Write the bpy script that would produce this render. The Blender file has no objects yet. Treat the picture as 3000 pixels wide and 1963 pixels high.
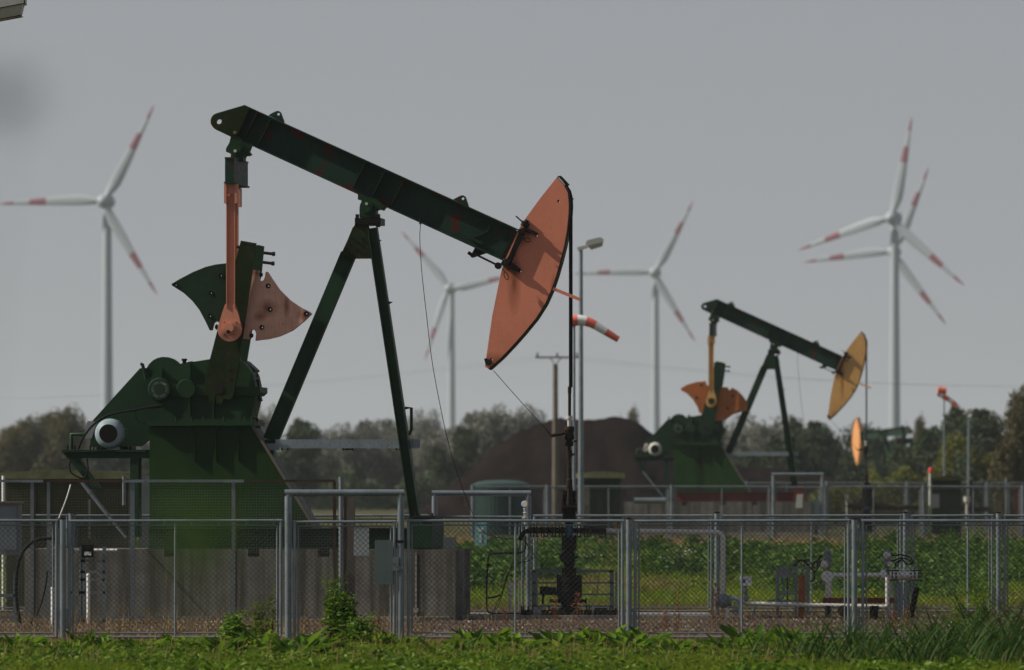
import bpy, math, random
import numpy as np
from mathutils import Vector, Matrix
from mathutils.geometry import tessellate_polygon
random.seed(7); RNG = np.random.default_rng(11)
R = math.radians
S = bpy.context.scene
COL = S.collection

# ------------------------------------------------------------------ camera, sky, sun, exposure
F = 20000.0            # focal length in photo pixels (photo 3000 px wide)
HC = 2.2               # camera height
HOR = 1441.0           # horizon row in the photo
cam_d = bpy.data.cameras.new('camera'); cam = bpy.data.objects.new('camera', cam_d); COL.objects.link(cam)
S.camera = cam
cam.location = (0, 0, HC); cam.rotation_euler = (R(90), 0, 0)
cam_d.sensor_width = 36; cam_d.lens = 36 * F / 3000
cam_d.shift_y = (HOR - 981.5) / 3000
cam_d.clip_start = 0.5; cam_d.clip_end = 20000
cam_d.dof.use_dof = True; cam_d.dof.focus_distance = 109; cam_d.dof.aperture_fstop = 2.9

SUN_DIR = Vector((-0.76, -0.065, 0.62)).normalized()      # towards the sun
elev = math.asin(SUN_DIR.z); azim = math.atan2(SUN_DIR.x, SUN_DIR.y)
w = bpy.data.worlds.new('World'); S.world = w; w.use_nodes = True
nt = w.node_tree; bg = nt.nodes['Background']
sky = nt.nodes.new('ShaderNodeTexSky'); sky.sky_type = 'NISHITA'; sky.sun_disc = False
sky.sun_elevation = elev; sky.sun_rotation = azim
sky.air_density = 1.0; sky.dust_density = 2.5; sky.ozone_density = 1.5
hs = nt.nodes.new('ShaderNodeHueSaturation'); hs.inputs['Saturation'].default_value = 0.28
gm = nt.nodes.new('ShaderNodeMix'); gm.data_type = 'RGBA'; gm.inputs[0].default_value = 0.7
nt.links.new(sky.outputs[0], hs.inputs['Color'])
nt.links.new(hs.outputs[0], gm.inputs[6]); tcw = nt.nodes.new('ShaderNodeTexCoord'); sxy = nt.nodes.new('ShaderNodeSeparateXYZ'); nt.links.new(tcw.outputs['Generated'], sxy.inputs[0])
vr = nt.nodes.new('ShaderNodeValToRGB'); vr.color_ramp.elements[0].position = 0; vr.color_ramp.elements[0].color = (.685, .70, .75, 1)
vr.color_ramp.elements[1].position = 1; vr.color_ramp.elements[1].color = (.22, .25, .31, 1); _e = vr.color_ramp.elements.new(.075); _e.color = (.525, .55, .60, 1); _e = vr.color_ramp.elements.new(.35); _e.color = (.34, .37, .43, 1)
nt.links.new(sxy.outputs[2], vr.inputs[0]); vm = nt.nodes.new('ShaderNodeVectorMath'); vm.operation = 'SCALE'; vm.inputs['Scale'].default_value = 9.6; nt.links.new(vr.outputs[0], vm.inputs[0]); nt.links.new(vm.outputs[0], gm.inputs[7])   # even cloud veil
nt.links.new(gm.outputs[2], bg.inputs[0])
bg.inputs[1].default_value = 0.07
sd = bpy.data.lights.new('sun', 'SUN'); so = bpy.data.objects.new('sun', sd); COL.objects.link(so)
sd.energy = 5.0; sd.angle = R(0.6); sd.color = (1.0, 0.92, 0.78)
so.rotation_euler = SUN_DIR.to_track_quat('Z', 'Y').to_euler()
S.view_settings.view_transform = 'Standard'; S.view_settings.look = 'None'
S.view_settings.gamma = 1; S.view_settings.use_curve_mapping = False
S.view_settings.exposure = 0.0
S.render.engine = 'CYCLES'
S.cycles.volume_bounces = 1; S.cycles.max_bounces = 6; S.cycles.transparent_max_bounces = 6
S.cycles.use_denoising = True

# ------------------------------------------------------------------ helpers
def wx(px, d): return (px - 1500) / F * d
def wz(py, d): return HC + (HOR - py) / F * d
def W(px, py, d): return Vector((wx(px, d), d, wz(py, d)))
def lin(c):
    return tuple(((x / 12.92) if x <= .04045 else ((x + .055) / 1.055) ** 2.4) for x in c)

EACH = {'pipe_wrap', 'joint_plate', 'pipe_flange', 'rib', 'pipe_stand', 'bolt_head', 'stud', 'flange', 'flange_bolt', 'stud_bolt', 'rail', 'leg', 'upright', 'rung', 'beam_bolt', 'bolt_hole_ring', 'crank_hole', 'weight_bolt', 'notch_block', 'seam', 'support', 'post', 'riser', 'conduit', 'eye_bolt', 'sign_mark', 'prop', 'cable', 'pipe', 'cooling_fin', 'ladder_bracket', 'split_pin', 'cross_pipe', 'black_cable', 'blue_cable', 'motor_cable', 'motor_foot', 'saddle_plate', 'hinge_pin', 'cable_anchor', 'bridle_cable', 'bracket', 'gate_valve', 'side_outlet'}
def piece(fn):
    def g(s, *a, **k):
        if s.dep == 0: s.marks.append((len(s.v), len(s.f)))
        s.dep += 1; r = fn(s, *a, **k); s.dep -= 1; return r
    return g
class MB:
    def __init__(s): s.v = []; s.f = []; s.sm = []; s.marks = []; s.dep = 0
    def add(s, vs, fs, sm=False):
        b = len(s.v); s.v += [tuple(p) for p in vs]; s.f += [[i + b for i in q] for q in fs]; s.sm += [sm] * len(fs); return s
    @piece
    def box(s, c, sz, rot=None):
        c = Vector(c); hx, hy, hz = sz[0] / 2, sz[1] / 2, sz[2] / 2
        vs = [Vector((x, y, z)) for x in (-hx, hx) for y in (-hy, hy) for z in (-hz, hz)]
        if rot is not None: vs = [rot @ p for p in vs]
        vs = [p + c for p in vs]
        return s.add(vs, [(0, 1, 3, 2), (4, 6, 7, 5), (0, 4, 5, 1), (2, 3, 7, 6), (0, 2, 6, 4), (1, 5, 7, 3)])
    @piece
    def bar(s, a, b, wd, th, up=(0, 1, 0)):      # rectangular bar from a to b, th along up
        a = Vector(a); b = Vector(b); d = (b - a); L = d.length; d.normalize()
        up = Vector(up); n = d.cross(up).normalized(); u = n.cross(d).normalized()
        M = Matrix((d, n, u)).transposed()
        return s.box((a + b) / 2, (L, wd, th), M)
    @piece
    def ibeam(s, a, b, h, wd, tf=.014, tw=.01, up=(0, 1, 0)):
        a = Vector(a); b = Vector(b); d = (b - a).normalized(); n = d.cross(Vector(up)).normalized()
        s.bar(a, b, h - 2 * tf, tw, up)
        for sg in (-1, 1):
            o = n * sg * (h / 2 - tf / 2); s.bar(a + o, b + o, tf, wd, up)
        return s
    @piece
    def tube(s, pts, r, n=8, caps=True, r1=None):
        pts = [Vector(p) for p in pts]; m = len(pts); rings = []; prev = None
        for i, p in enumerate(pts):
            t = (pts[min(i + 1, m - 1)] - pts[max(i - 1, 0)]).normalized()
            if prev is None:
                ref = Vector((0, 0, 1)) if abs(t.z) < .9 else Vector((0, 1, 0)); u = t.cross(ref).normalized()
            else: u = (prev - t * prev.dot(t)).normalized()
            prev = u; v = t.cross(u)
            rr = r if r1 is None else r + (r1 - r) * i / (m - 1)
            rings.append([p + (u * math.cos(2 * math.pi * k / n) + v * math.sin(2 * math.pi * k / n)) * rr for k in range(n)])
        vs = [q for g in rings for q in g]; fs = []
        for i in range(m - 1):
            for k in range(n):
                k2 = (k + 1) % n; fs.append((i * n + k, i * n + k2, (i + 1) * n + k2, (i + 1) * n + k))
        s.add(vs, fs, n > 4)
        if caps:
            s.add(rings[0], [list(range(n))[::-1]]); s.add(rings[-1], [list(range(n))])
        return s
    @piece
    def cyl(s, a, b, r, n=16, r1=None): return s.tube([a, b], r, n, True, r1)
    @piece
    def lathe(s, a, d, prof, n=24, smooth=False):  # prof: (distance along d, radius)
        a = Vector(a); d = Vector(d).normalized(); ref = Vector((0, 0, 1)) if abs(d.z) < .9 else Vector((1, 0, 0))
        u = d.cross(ref).normalized(); v = d.cross(u)
        ring = lambda t, r: [a + d * t + (u * math.cos(2 * math.pi * k / n) + v * math.sin(2 * math.pi * k / n)) * r for k in range(n)]
        if smooth:
            vs = [p for t, r in prof for p in ring(t, r)]
            s.add(vs, [(i * n + k, i * n + (k + 1) % n, (i + 1) * n + (k + 1) % n, (i + 1) * n + k) for i in range(len(prof) - 1) for k in range(n)], True)
        else:
            for (t0, r0), (t1, r1) in zip(prof, prof[1:]):
                s.add(ring(t0, r0) + ring(t1, r1), [(k, (k + 1) % n, n + (k + 1) % n, n + k) for k in range(n)], abs(t1 - t0) > 1e-6)
        for t, r, rev in ((prof[0][0], prof[0][1], 1), (prof[-1][0], prof[-1][1], 0)):
            if r > 1e-5: s.add(ring(t, r), [list(range(n))[::-1] if rev else list(range(n))])
        return s
    @piece
    def prism(s, poly, y0, y1, holes=(), fn=None):   # poly in x,z ; extruded along y
        fn = fn or (lambda x, z, y: (x, y, z))
        loops = [list(poly)] + [list(h) for h in holes]
        flat = [p for l in loops for p in l]
        tris = tessellate_polygon([[Vector((x, z, 0)) for x, z in l] for l in loops])
        n = len(flat)
        vs = [fn(x, z, y0) for x, z in flat] + [fn(x, z, y1) for x, z in flat]
        fs = [tuple(t) for t in tris] + [tuple(i + n for i in t[::-1]) for t in tris]
        s.add(vs, fs); b = 0
        for l in loops:
            m = len(l)
            for i in range(m):
                a0, a1 = l[i], l[(i + 1) % m]
                s.add([fn(a0[0], a0[1], y0), fn(a1[0], a1[1], y0), fn(a1[0], a1[1], y1), fn(a0[0], a0[1], y1)], [(0, 1, 2, 3)])
        return s
    def build(s, name, mat, parent=None, loc=None, world=True, each=None):
        if (each or (each is None and name in EACH)) and len(s.marks) > 1 and parent is not None:
            mk = s.marks + [(len(s.v), len(s.f))]; first = None
            for (v0, f0), (v1, f1) in zip(mk, mk[1:]):
                q = MB(); q.v = s.v[v0:v1]; q.f = [[i - v0 for i in f] for f in s.f[f0:f1]]; q.sm = s.sm[f0:f1]
                o = q.build(name, mat, parent, loc, world, False); first = first or o
            return first
        off = Vector((0, 0, 0))
        if parent is not None and world: off = root_loc(parent)
        if parent is None and loc is not None: off = Vector(loc)
        me = bpy.data.meshes.new(name)
        me.from_pydata([(p[0] - off.x, p[1] - off.y, p[2] - off.z) for p in s.v], [], s.f)
        me.polygons.foreach_set('use_smooth', s.sm)
        me.materials.append(mat); me.update()
        o = bpy.data.objects.new(name, me); COL.objects.link(o)
        if parent is not None: o.parent = parent
        elif loc is not None: o.location = loc
        return o
def root_loc(o):
    v = Vector((0, 0, 0))
    while o is not None: v += Vector(o.location); o = o.parent
    return v
def tag(o, label=None, cat=None, group=None, kind=None):
    if label: o['label'] = label
    if cat: o['category'] = cat
    if group: o['group'] = group
    if kind: o['kind'] = kind
    return o
def thing(name, loc, label, cat, group=None, rz=0):
    o = bpy.data.objects.new(name, None); COL.objects.link(o); o.location = loc; o.rotation_euler = (0, 0, rz)
    o.empty_display_size = .2
    return tag(o, label, cat, group)
def copy_tree(o, parent=None):
    c = o.copy(); COL.objects.link(c)
    if parent is not None: c.parent = parent
    for ch in list(o.children): copy_tree(ch, c)
    return c
def circle(cx, cz, r, n=14, a0=0): return [(cx + r * math.cos(a0 + 2 * math.pi * i / n), cz + r * math.sin(a0 + 2 * math.pi * i / n)) for i in range(n)]
def zc(ox, oy, sc, pts): return [(ox + x / sc, oy + y / sc) for x, y in pts]
def smooth_path(pts, k=6):
    pts = [Vector(p) for p in pts]; out = []
    P = [pts[0]] + pts + [pts[-1]]
    for i in range(1, len(P) - 2):
        a, b, c, d = P[i - 1:i + 3]
        for j in range(k):
            t = j / k
            out.append(.5 * ((2 * b) + (c - a) * t + (2 * a - 5 * b + 4 * c - d) * t * t + (3 * b - a - 3 * c + d) * t ** 3))
    out.append(pts[-1]); return out
def elbow(pts, r=.12, k=5):       # polyline with rounded corners
    pts = [Vector(p) for p in pts]; out = [pts[0]]
    for a, b, c in zip(pts, pts[1:], pts[2:]):
        u = (a - b); v = (c - b); rr = min(r, u.length * .45, v.length * .45); u.normalize(); v.normalize()
        for j in range(k + 1):
            t = j / k; p0 = b + u * rr; p1 = b + v * rr
            out.append(p0 * (1 - t) ** 2 + b * 2 * t * (1 - t) + p1 * t * t)
    out.append(pts[-1]); return out

# ------------------------------------------------------------------ materials
def ramp(n, pts, mode='LINEAR'):
    r = n.new('ShaderNodeValToRGB'); r.color_ramp.interpolation = mode
    e = r.color_ramp.elements
    while len(e) < len(pts): e.new(.5)
    for i, (p, c) in enumerate(pts):
        e[i].position = p; e[i].color = (c[0], c[1], c[2], 1) if len(c) == 3 else c
    return r
def g1(v): return (v, v, v)
def noise(n, l, co, scale, detail=6, rough=.6, vscale=None):
    t = n.new('ShaderNodeTexNoise'); t.inputs['Scale'].default_value = scale; t.inputs['Detail'].default_value = detail; t.inputs['Roughness'].default_value = rough
    if vscale:
        m = n.new('ShaderNodeMapping'); m.inputs['Scale'].default_value = vscale; l.new(co, m.inputs[0]); l.new(m.outputs[0], t.inputs['Vector'])
    else: l.new(co, t.inputs['Vector'])
    return t
def mixc(n, l, fac, a, b):
    m = n.new('ShaderNodeMix'); m.data_type = 'RGBA'
    for s, i in ((fac, 0), (a, 6), (b, 7)):
        if isinstance(s, (tuple, list)): m.inputs[i].default_value = (s[0], s[1], s[2], 1)
        elif isinstance(s, (int, float)): m.inputs[i].default_value = s
        else: l.new(s, m.inputs[i])
    return m.outputs[2]
def paint(name, base, var=.25, rust=.0, rust_col=(.09, .035, .015), patch=None, patch_amt=.0, rough=.55, metal=0, scale=3, streak=.25, bump=.15, grime=.3):
    m = bpy.data.materials.new(name); m.use_nodes = True; n = m.node_tree.nodes; l = m.node_tree.links
    b = n['Principled BSDF']; tc = n.new('ShaderNodeTexCoord'); co = tc.outputs['Object']
    n1 = noise(n, l, co, scale * .5, 8)
    c1 = tuple(x * (1 - var) for x in base); c2 = tuple(min(1, x * (1 + var)) for x in base)
    r1 = ramp(n, [(.3, c1), (.7, c2)]); l.new(n1.outputs[0], r1.inputs[0]); col = r1.outputs[0]
    # vertical run-off streaks
    if streak:
        n2 = noise(n, l, co, 5, 5, .6, (6, 6, .45)); r2 = ramp(n, [(.5, g1(0)), (.78, g1(streak))]); l.new(n2.outputs[0], r2.inputs[0])
        col = mixc(n, l, r2.outputs[0], col, tuple(x * .35 for x in base))
    if grime:
        n5 = noise(n, l, co, scale * 7, 8, .75); r5 = ramp(n, [(.52, g1(0)), (.8, g1(grime))]); l.new(n5.outputs[0], r5.inputs[0])
        col = mixc(n, l, r5.outputs[0], col, (.03, .022, .016))
    if patch:
        n3 = noise(n, l, co, scale * .9, 5, .62); r3 = ramp(n, [(.64 - patch_amt, g1(0)), (.655 - patch_amt, g1(1))]); l.new(n3.outputs[0], r3.inputs[0])
        col = mixc(n, l, r3.outputs[0], col, patch)
    if rust:
        n4 = noise(n, l, co, scale * 2.2, 9, .72); r4 = ramp(n, [(.66 - rust, g1(0)), (.72 - rust, g1(1))]); l.new(n4.outputs[0], r4.inputs[0])
        col = mixc(n, l, r4.outputs[0], col, rust_col)
    l.new(col, b.inputs['Base Color'])
    n6 = noise(n, l, co, 14, 6); rr = ramp(n, [(.3, g1(max(.05, rough - .15))), (.7, g1(min(1, rough + .15)))]); l.new(n6.outputs[0], rr.inputs[0]); l.new(rr.outputs[0], b.inputs['Roughness'])
    b.inputs['Metallic'].default_value = metal
    b.inputs['Specular IOR Level'].default_value = .04 if max(base) < .03 else (.15 if max(base) < .08 else .3)
    if bump:
        bp = n.new('ShaderNodeBump'); bp.inputs['Strength'].default_value = bump; bp.inputs['Distance'].default_value = .01; l.new(n6.outputs[0], bp.inputs['Height']); l.new(bp.outputs[0], b.inputs['Normal'])
    return m
M = {}
M['green'] = paint('green_paint', (.010, .033, .015), rust=.02, rust_col=(.05, .022, .012))
M['beam'] = paint('beam_green_paint', (.010, .032, .020), patch=(.07, .010, .008), patch_amt=.055, scale=2.4, rust=.0)
M['rustgreen'] = paint('rusty_green_paint', (.017, .028, .011), rust=.1, rust_col=(.06, .024, .012))
M['gear'] = paint('gearbox_green_paint', (.012, .038, .014), rust=.0, grime=.45)
M['pedestal'] = paint('pedestal_green_paint', (.0095, .034, .006), streak=.4, var=.2)
M['pedestal2'] = paint('oil_stained_green_paint', (.014, .046, .009), streak=.95, var=.2)
M['orange'] = paint('faded_orange_paint', (.62, .215, .13), var=.08, streak=.08, rust=-.045, rust_col=(.12, .035, .015), grime=.18, rough=.6)
def bleed(m, spots, col=(.20, .055, .015)):
    n = m.node_tree.nodes; l = m.node_tree.links; b = n['Principled BSDF']; cur = b.inputs['Base Color'].links[0].from_socket
    tc = n.new('ShaderNodeTexCoord'); sp = n.new('ShaderNodeSeparateXYZ'); l.new(tc.outputs['Object'], sp.inputs[0]); nz = noise(n, l, tc.outputs['Object'], 3, 6, .7, (2, 1, .5))
    def mth(op, a, bb):
        q = n.new('ShaderNodeMath'); q.operation = op
        for i, v in enumerate((a, bb)):
            if isinstance(v, (int, float)): q.inputs[i].default_value = v
            else: l.new(v, q.inputs[i])
        return q.outputs[0]
    for x, z, rx, rz in spots:
        dx = mth('DIVIDE', mth('SUBTRACT', sp.outputs[0], x), rx); dz = mth('DIVIDE', mth('SUBTRACT', sp.outputs[2], z), rz)
        d = mth('SQRT', mth('ADD', mth('MULTIPLY', dx, dx), mth('MULTIPLY', dz, dz)), 0)
        f = mth('MULTIPLY', mth('SUBTRACT', 1.15, d), mth('MULTIPLY', nz.outputs[0], 1.5)); cl = n.new('ShaderNodeClamp'); l.new(f, cl.inputs[0])
        cur = mixc(n, l, cl.outputs[0], cur, col)
    l.new(cur, b.inputs['Base Color'])
def pz(px, py): return ((px - 900) / 168.1, (1813 - py) / 169.0)
bleed(M['orange'], [(*pz(1510, 830), .12, .55), (*pz(1530, 695), .25, .18), (*pz(1490, 790), .25, .16), (*pz(1455, 1060), .25, .16), (*pz(1625, 850), .06, .25)])
M['pitman'] = paint('orange_rod_paint', (.54, .22, .14), var=.08, streak=.25, rust=-.02, grime=.2)
M['peach'] = paint('chalky_peach_paint', (.62, .34, .25), var=.12, streak=.3, rust=.035, rust_col=(.10, .035, .015), grime=.25)
M['weightgreen'] = paint('weight_green_paint', (.010, .030, .014), rust=.01, rust_col=(.09, .05, .02))
M['yellow'] = paint('weathered_yellow_paint', (.60, .33, .11), var=.12, streak=.45, rust=.0, rust_col=(.16, .06, .02), grime=.25)
M['deeporange'] = paint('deep_orange_paint', (.36, .11, .028), var=.15, streak=.3, grime=.3)
M['black'] = paint('oily_black_steel', (.012, .011, .011), rough=.45, grime=0, rust=.03, rust_col=(.04, .018, .01), streak=0)
M['cast'] = paint('dark_cast_steel', (.022, .018, .016), rough=.5, rust=.08, rust_col=(.05, .022, .012), streak=.0)
M['brownsteel'] = paint('brown_rusty_steel', (.06, .038, .026), var=.35, rough=.75)
M['redskid'] = paint('red_oxide_steel', (.11, .018, .012), var=.3, rough=.7)
M['galv'] = paint('galvanised_steel', (.19, .225, .25), var=.25, metal=.35, rough=.36, streak=.25, rust=-.03, rust_col=(.12, .07, .04), grime=.25, scale=6)
M['galvdull'] = paint('dull_galvanised_steel', (.16, .185, .20), var=.2, metal=.15, rough=.55, grime=.3, scale=5)
M['wire'] = paint('galvanised_wire', (.030, .035, .037), var=.2, metal=.1, rough=.5, streak=0, bump=0, grime=0)
M['gridwire'] = paint('bright_grid_wire', (.12, .13, .125), var=.3, metal=.4, rough=.5, streak=0, bump=0, grime=0)
M['pipe'] = paint('silver_painted_pipe', (.50, .49, .47), var=.15, rough=.5, metal=.2, rust=.01, rust_col=(.14, .07, .04))
M['silver'] = paint('aluminium_cladding', (.55, .55, .55), var=.1, rough=.35, metal=.3, grime=.2, streak=0)
M['motor'] = paint('pale_blue_grey_motor_paint', (.26, .33, .37), var=.1, rough=.5, streak=.15, grime=.3)
M['white'] = paint('white_paint', (.72, .73, .71), var=.05, rough=.5, streak=.1, grime=.15)
M['offwhite'] = paint('grimy_white_paint', (.5, .5, .46), var=.1, rough=.5, grime=.2)
M['greybox'] = paint('grey_enamel', (.17, .185, .19), var=.1, rough=.5, grime=.2)
M['plate'] = paint('grey_green_sheet_steel', (.11, .145, .145), var=.1, rough=.5, grime=.25)
M['olive'] = paint('olive_sheet_steel', (.052, .058, .022), var=.2, streak=.4, rough=.6)
M['roof'] = paint('mossy_roof_sheet', (.15, .16, .08), var=.35, scale=10, streak=0, rough=.8)
M['darkgreen'] = paint('dark_green_sheet_steel', (.022, .036, .014), var=.2, streak=.3)
M['teal'] = paint('teal_tank_paint', (.035, .065, .062), var=.15, streak=.45)
M['tealsign'] = paint('pale_teal_sign', (.26, .52, .50), var=.05, streak=0, grime=.05)
M['blue'] = paint('blue_paint', (.02, .08, .30), var=.1, streak=0, grime=.1)
M['paleblue'] = paint('faded_blue_steel', (.035, .10, .15), var=.2, streak=.4)
M['bluecable'] = paint('blue_cable', (.06, .16, .28), var=.1, streak=0, grime=.1)
M['rubber'] = paint('black_cable_rubber', (.014, .014, .015), var=.2, streak=0, grime=0, rough=.5)
M['rustpipe'] = paint('orange_rusted_pipe', (.26, .075, .025), var=.3, rough=.85, streak=.4)
M['wood'] = paint('grey_weathered_timber', (.13, .11, .09), var=.3, streak=.5, rough=.9)
M['red'] = paint('red_fabric_and_lamp', (.55, .07, .04), var=.1, streak=0, grime=.1)
M['brass'] = paint('brass_tube', (.30, .22, .07), var=.2, metal=.6, rough=.4, streak=0)
M['turb'] = paint('haze_faded_turbine_grey', (.34, .385, .43), var=.02, rough=.5, streak=0, bump=0, grime=0)  # light grey with the bluish fade of far air mixed into the colour
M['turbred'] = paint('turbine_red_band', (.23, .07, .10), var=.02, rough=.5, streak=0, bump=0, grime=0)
M['sockred'] = paint('windsock_red_cloth', (.75, .16, .11), var=.08, streak=0, grime=.1, rough=.9)
M['sockwhite'] = paint('windsock_white_cloth', (.75, .74, .74), var=.08, streak=0, grime=.2, rough=.9)
M['bark'] = paint('tree_bark', (.07, .055, .04), var=.3, rough=.95, streak=0)
M['lens'] = paint('lamp_cover_acrylic', (.36, .34, .26), var=.1, rough=.2, streak=0, grime=.2)

bleed(M['pitman'], [(*pz(676, 990), .09, .14)], (.012, .008, .006))
bleed(M['pedestal2'], [(*pz(620, 1390), .2, 1.3), (*pz(690, 1310), .06, .5)], (.006, .007, .005))
bleed(M['peach'], [(*pz(795, 905), .2, .16), (*pz(772, 928), .12, .1), (*pz(850, 900), .06, .2), (*pz(760, 800), .2, .08), (*pz(905, 925), .15, .1), (*pz(740, 830), .06, .3)])
bleed(M['yellow'], [(*pz(1500, 760), .22, .5), (*pz(1520, 860), .08, .6), (*pz(1470, 1060), .2, .25)])

def concrete():
    m = paint('stained_concrete', (.15, .142, .128), var=.3, streak=.0, rough=.9, grime=.5, scale=5, bump=.5)
    n = m.node_tree.nodes; l = m.node_tree.links; b = n['Principled BSDF']; old = b.inputs['Base Color'].links[0].from_socket
    tc = n.new('ShaderNodeTexCoord')
    n1 = noise(n, l, tc.outputs['Object'], 2.0, 6, .6, (1.9, 1, .10)); r1 = ramp(n, [(.40, g1(0)), (.60, g1(.9))]); l.new(n1.outputs[0], r1.inputs[0])
    n2 = noise(n, l, tc.outputs['Object'], 6.0, 6, .7, (1.2, 1, .12)); r2 = ramp(n, [(.58, g1(0)), (.8, g1(.45))]); l.new(n2.outputs[0], r2.inputs[0])
    c = mixc(n, l, r1.outputs[0], old, (.040, .034, .020)); c = mixc(n, l, r2.outputs[0], c, (.25, .23, .20))
    l.new(c, b.inputs['Base Color']); return m
M['concrete'] = concrete()
M['slab'] = paint('pale_concrete_slab', (.26, .24, .22), var=.2, streak=0, rough=.9, grime=.5, scale=4)

def leafmat(name, cols, trans=.35, rough=.55):
    m = bpy.data.materials.new(name); m.use_nodes = True; n = m.node_tree.nodes; l = m.node_tree.links
    n.remove(n['Principled BSDF']); out = n['Material Output']
    g = n.new('ShaderNodeNewGeometry'); oi = n.new('ShaderNodeObjectInfo')
    r = ramp(n, [(i / (len(cols) - 1), c) for i, c in enumerate(cols)])
    tc = n.new('ShaderNodeTexCoord'); nz = noise(n, l, tc.outputs['Object'], .9, 3)
    ad = n.new('ShaderNodeMath'); ad.operation = 'MULTIPLY_ADD'; l.new(nz.outputs[0], ad.inputs[0]); ad.inputs[1].default_value = 1.3
    mu = n.new('ShaderNodeMath'); mu.operation = 'MULTIPLY_ADD'; l.new(g.outputs['Random Per Island'], mu.inputs[0]); mu.inputs[1].default_value = .5; mu.inputs[2].default_value = -.4
    l.new(mu.outputs[0], ad.inputs[2])
    l.new(ad.outputs[0], r.inputs[0])
    hsv = n.new('ShaderNodeHueSaturation'); l.new(r.outputs[0], hsv.inputs['Color'])
    mr = n.new('ShaderNodeMapRange'); l.new(oi.outputs['Random'], mr.inputs[0]); mr.inputs[3].default_value = .8; mr.inputs[4].default_value = 1.2; l.new(mr.outputs[0], hsv.inputs['Value'])
    d = n.new('ShaderNodeBsdfPrincipled'); l.new(hsv.outputs[0], d.inputs['Base Color']); d.inputs['Roughness'].default_value = rough; d.inputs['Specular IOR Level'].default_value = .12
    t = n.new('ShaderNodeBsdfTranslucent'); l.new(hsv.outputs[0], t.inputs[0])
    mx = n.new('ShaderNodeMixShader'); mx.inputs[0].default_value = trans; l.new(d.outputs[0], mx.inputs[1]); l.new(t.outputs[0], mx.inputs[2]); l.new(mx.outputs[0], out.inputs[0])
    return m
M['grass'] = leafmat('green_grass', [(.07, .12, .006), (.13, .22, .010), (.22, .30, .018), (.38, .36, .06)], .55)
M['drygrass'] = leafmat('dry_grass', [(.10, .06, .022), (.20, .13, .05), (.34, .25, .11), (.13, .13, .035)], .35)
M['weed'] = leafmat('weed_leaves', [(.022, .055, .008), (.065, .14, .010), (.15, .25, .018), (.28, .35, .05)], .4, .4)
M['weedlt'] = leafmat('yellow_green_weed_leaves', [(.06, .10, .01), (.12, .17, .02), (.20, .23, .04)], .5)
M['bankweed'] = leafmat('bank_weed_leaves', [(.014, .040, .006), (.035, .085, .010), (.075, .15, .016), (.17, .24, .04)], .35, .45)
M['reed'] = leafmat('reed_blades', [(.014, .034, .007), (.03, .07, .011), (.05, .10, .016), (.12, .14, .04)], .35, .55)
M['flower'] = leafmat('white_flowers', [(.62, .62, .56), (.75, .75, .7)], .3)
M['yflower'] = leafmat('yellow_flowers', [(.6, .42, .02), (.7, .5, .04)], .3)
M['dock'] = leafmat('red_dock_stalks', [(.14, .045, .018), (.20, .07, .03), (.10, .05, .02)], .2)
M['tree_a'] = leafmat('dull_green_foliage', [(.026, .042, .024), (.052, .074, .036), (.085, .105, .05)], .2)
M['tree_b'] = leafmat('haze_paled_autumn_foliage', [(.065, .068, .035), (.11, .10, .05), (.17, .145, .07)], .2)  # autumn olive, lightened so the colour also carries distance haze
M['tree_c'] = leafmat('haze_paled_foliage', [(.09, .10, .085), (.15, .155, .13), (.21, .21, .18)], .2)  # distance haze painted into the leaf colour as a grey lift
M['tree_d'] = leafmat('yellow_green_foliage', [(.05, .065, .016), (.09, .10, .022), (.15, .13, .03)], .2)

def groundmat():
    m = bpy.data.materials.new('ground_soil_gravel_grass'); m.use_nodes = True; n = m.node_tree.nodes; l = m.node_tree.links; b = n['Principled BSDF']
    g = n.new('ShaderNodeNewGeometry'); co = g.outputs['Position']
    sep = n.new('ShaderNodeSeparateXYZ'); l.new(co, sep.inputs[0])
    n1 = noise(n, l, co, .35, 6); n2 = noise(n, l, co, 9, 8, .7); v = n.new('ShaderNodeTexVoronoi'); v.inputs['Scale'].default_value = 24; l.new(co, v.inputs['Vector'])
    sg = ramp(n, [(0, (.035, .022, .018)), (.45, (.075, .05, .04)), (.8, (.12, .09, .07)), (1, (.34, .30, .26))]); l.new(v.outputs['Color'], sg.inputs[0])
    gn = ramp(n, [(.35, (.04, .027, .022)), (.6, (.10, .075, .055))]); l.new(n2.outputs[0], gn.inputs[0])
    gravel = mixc(n, l, .5, sg.outputs[0], gn.outputs[0])
    soil = ramp(n, [(.3, (.028, .032, .012)), (.7, (.075, .065, .03))]); l.new(n2.outputs[0], soil.inputs[0])
    field = ramp(n, [(.35, (.05, .06, .02)), (.65, (.10, .085, .04))]); l.new(n1.outputs[0], field.inputs[0])
    def step(a, bb):
        mr = n.new('ShaderNodeMapRange'); wv = n.new('ShaderNodeMath'); wv.operation = 'MULTIPLY_ADD'; l.new(n1.outputs[0], wv.inputs[0]); wv.inputs[1].default_value = 2.0; l.new(sep.outputs[1], wv.inputs[2])
        l.new(wv.outputs[0], mr.inputs[0]); mr.inputs[1].default_value = a; mr.inputs[2].default_value = bb; return mr.outputs[0]
    c = mixc(n, l, step(101, 102.5), soil.outputs[0], gravel)
    c = mixc(n, l, step(124.5, 127), c, soil.outputs[0])
    c = mixc(n, l, step(190, 200), c, field.outputs[0])
    l.new(c, b.inputs['Base Color']); b.inputs['Roughness'].default_value = .95; b.inputs['Specular IOR Level'].default_value = .1
    bp = n.new('ShaderNodeBump'); bp.inputs['Strength'].default_value = .8; bp.inputs['Distance'].default_value = .03; l.new(v.outputs['Distance'], bp.inputs['Height']); l.new(bp.outputs[0], b.inputs['Normal'])
    return m
M['ground'] = groundmat()
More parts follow.
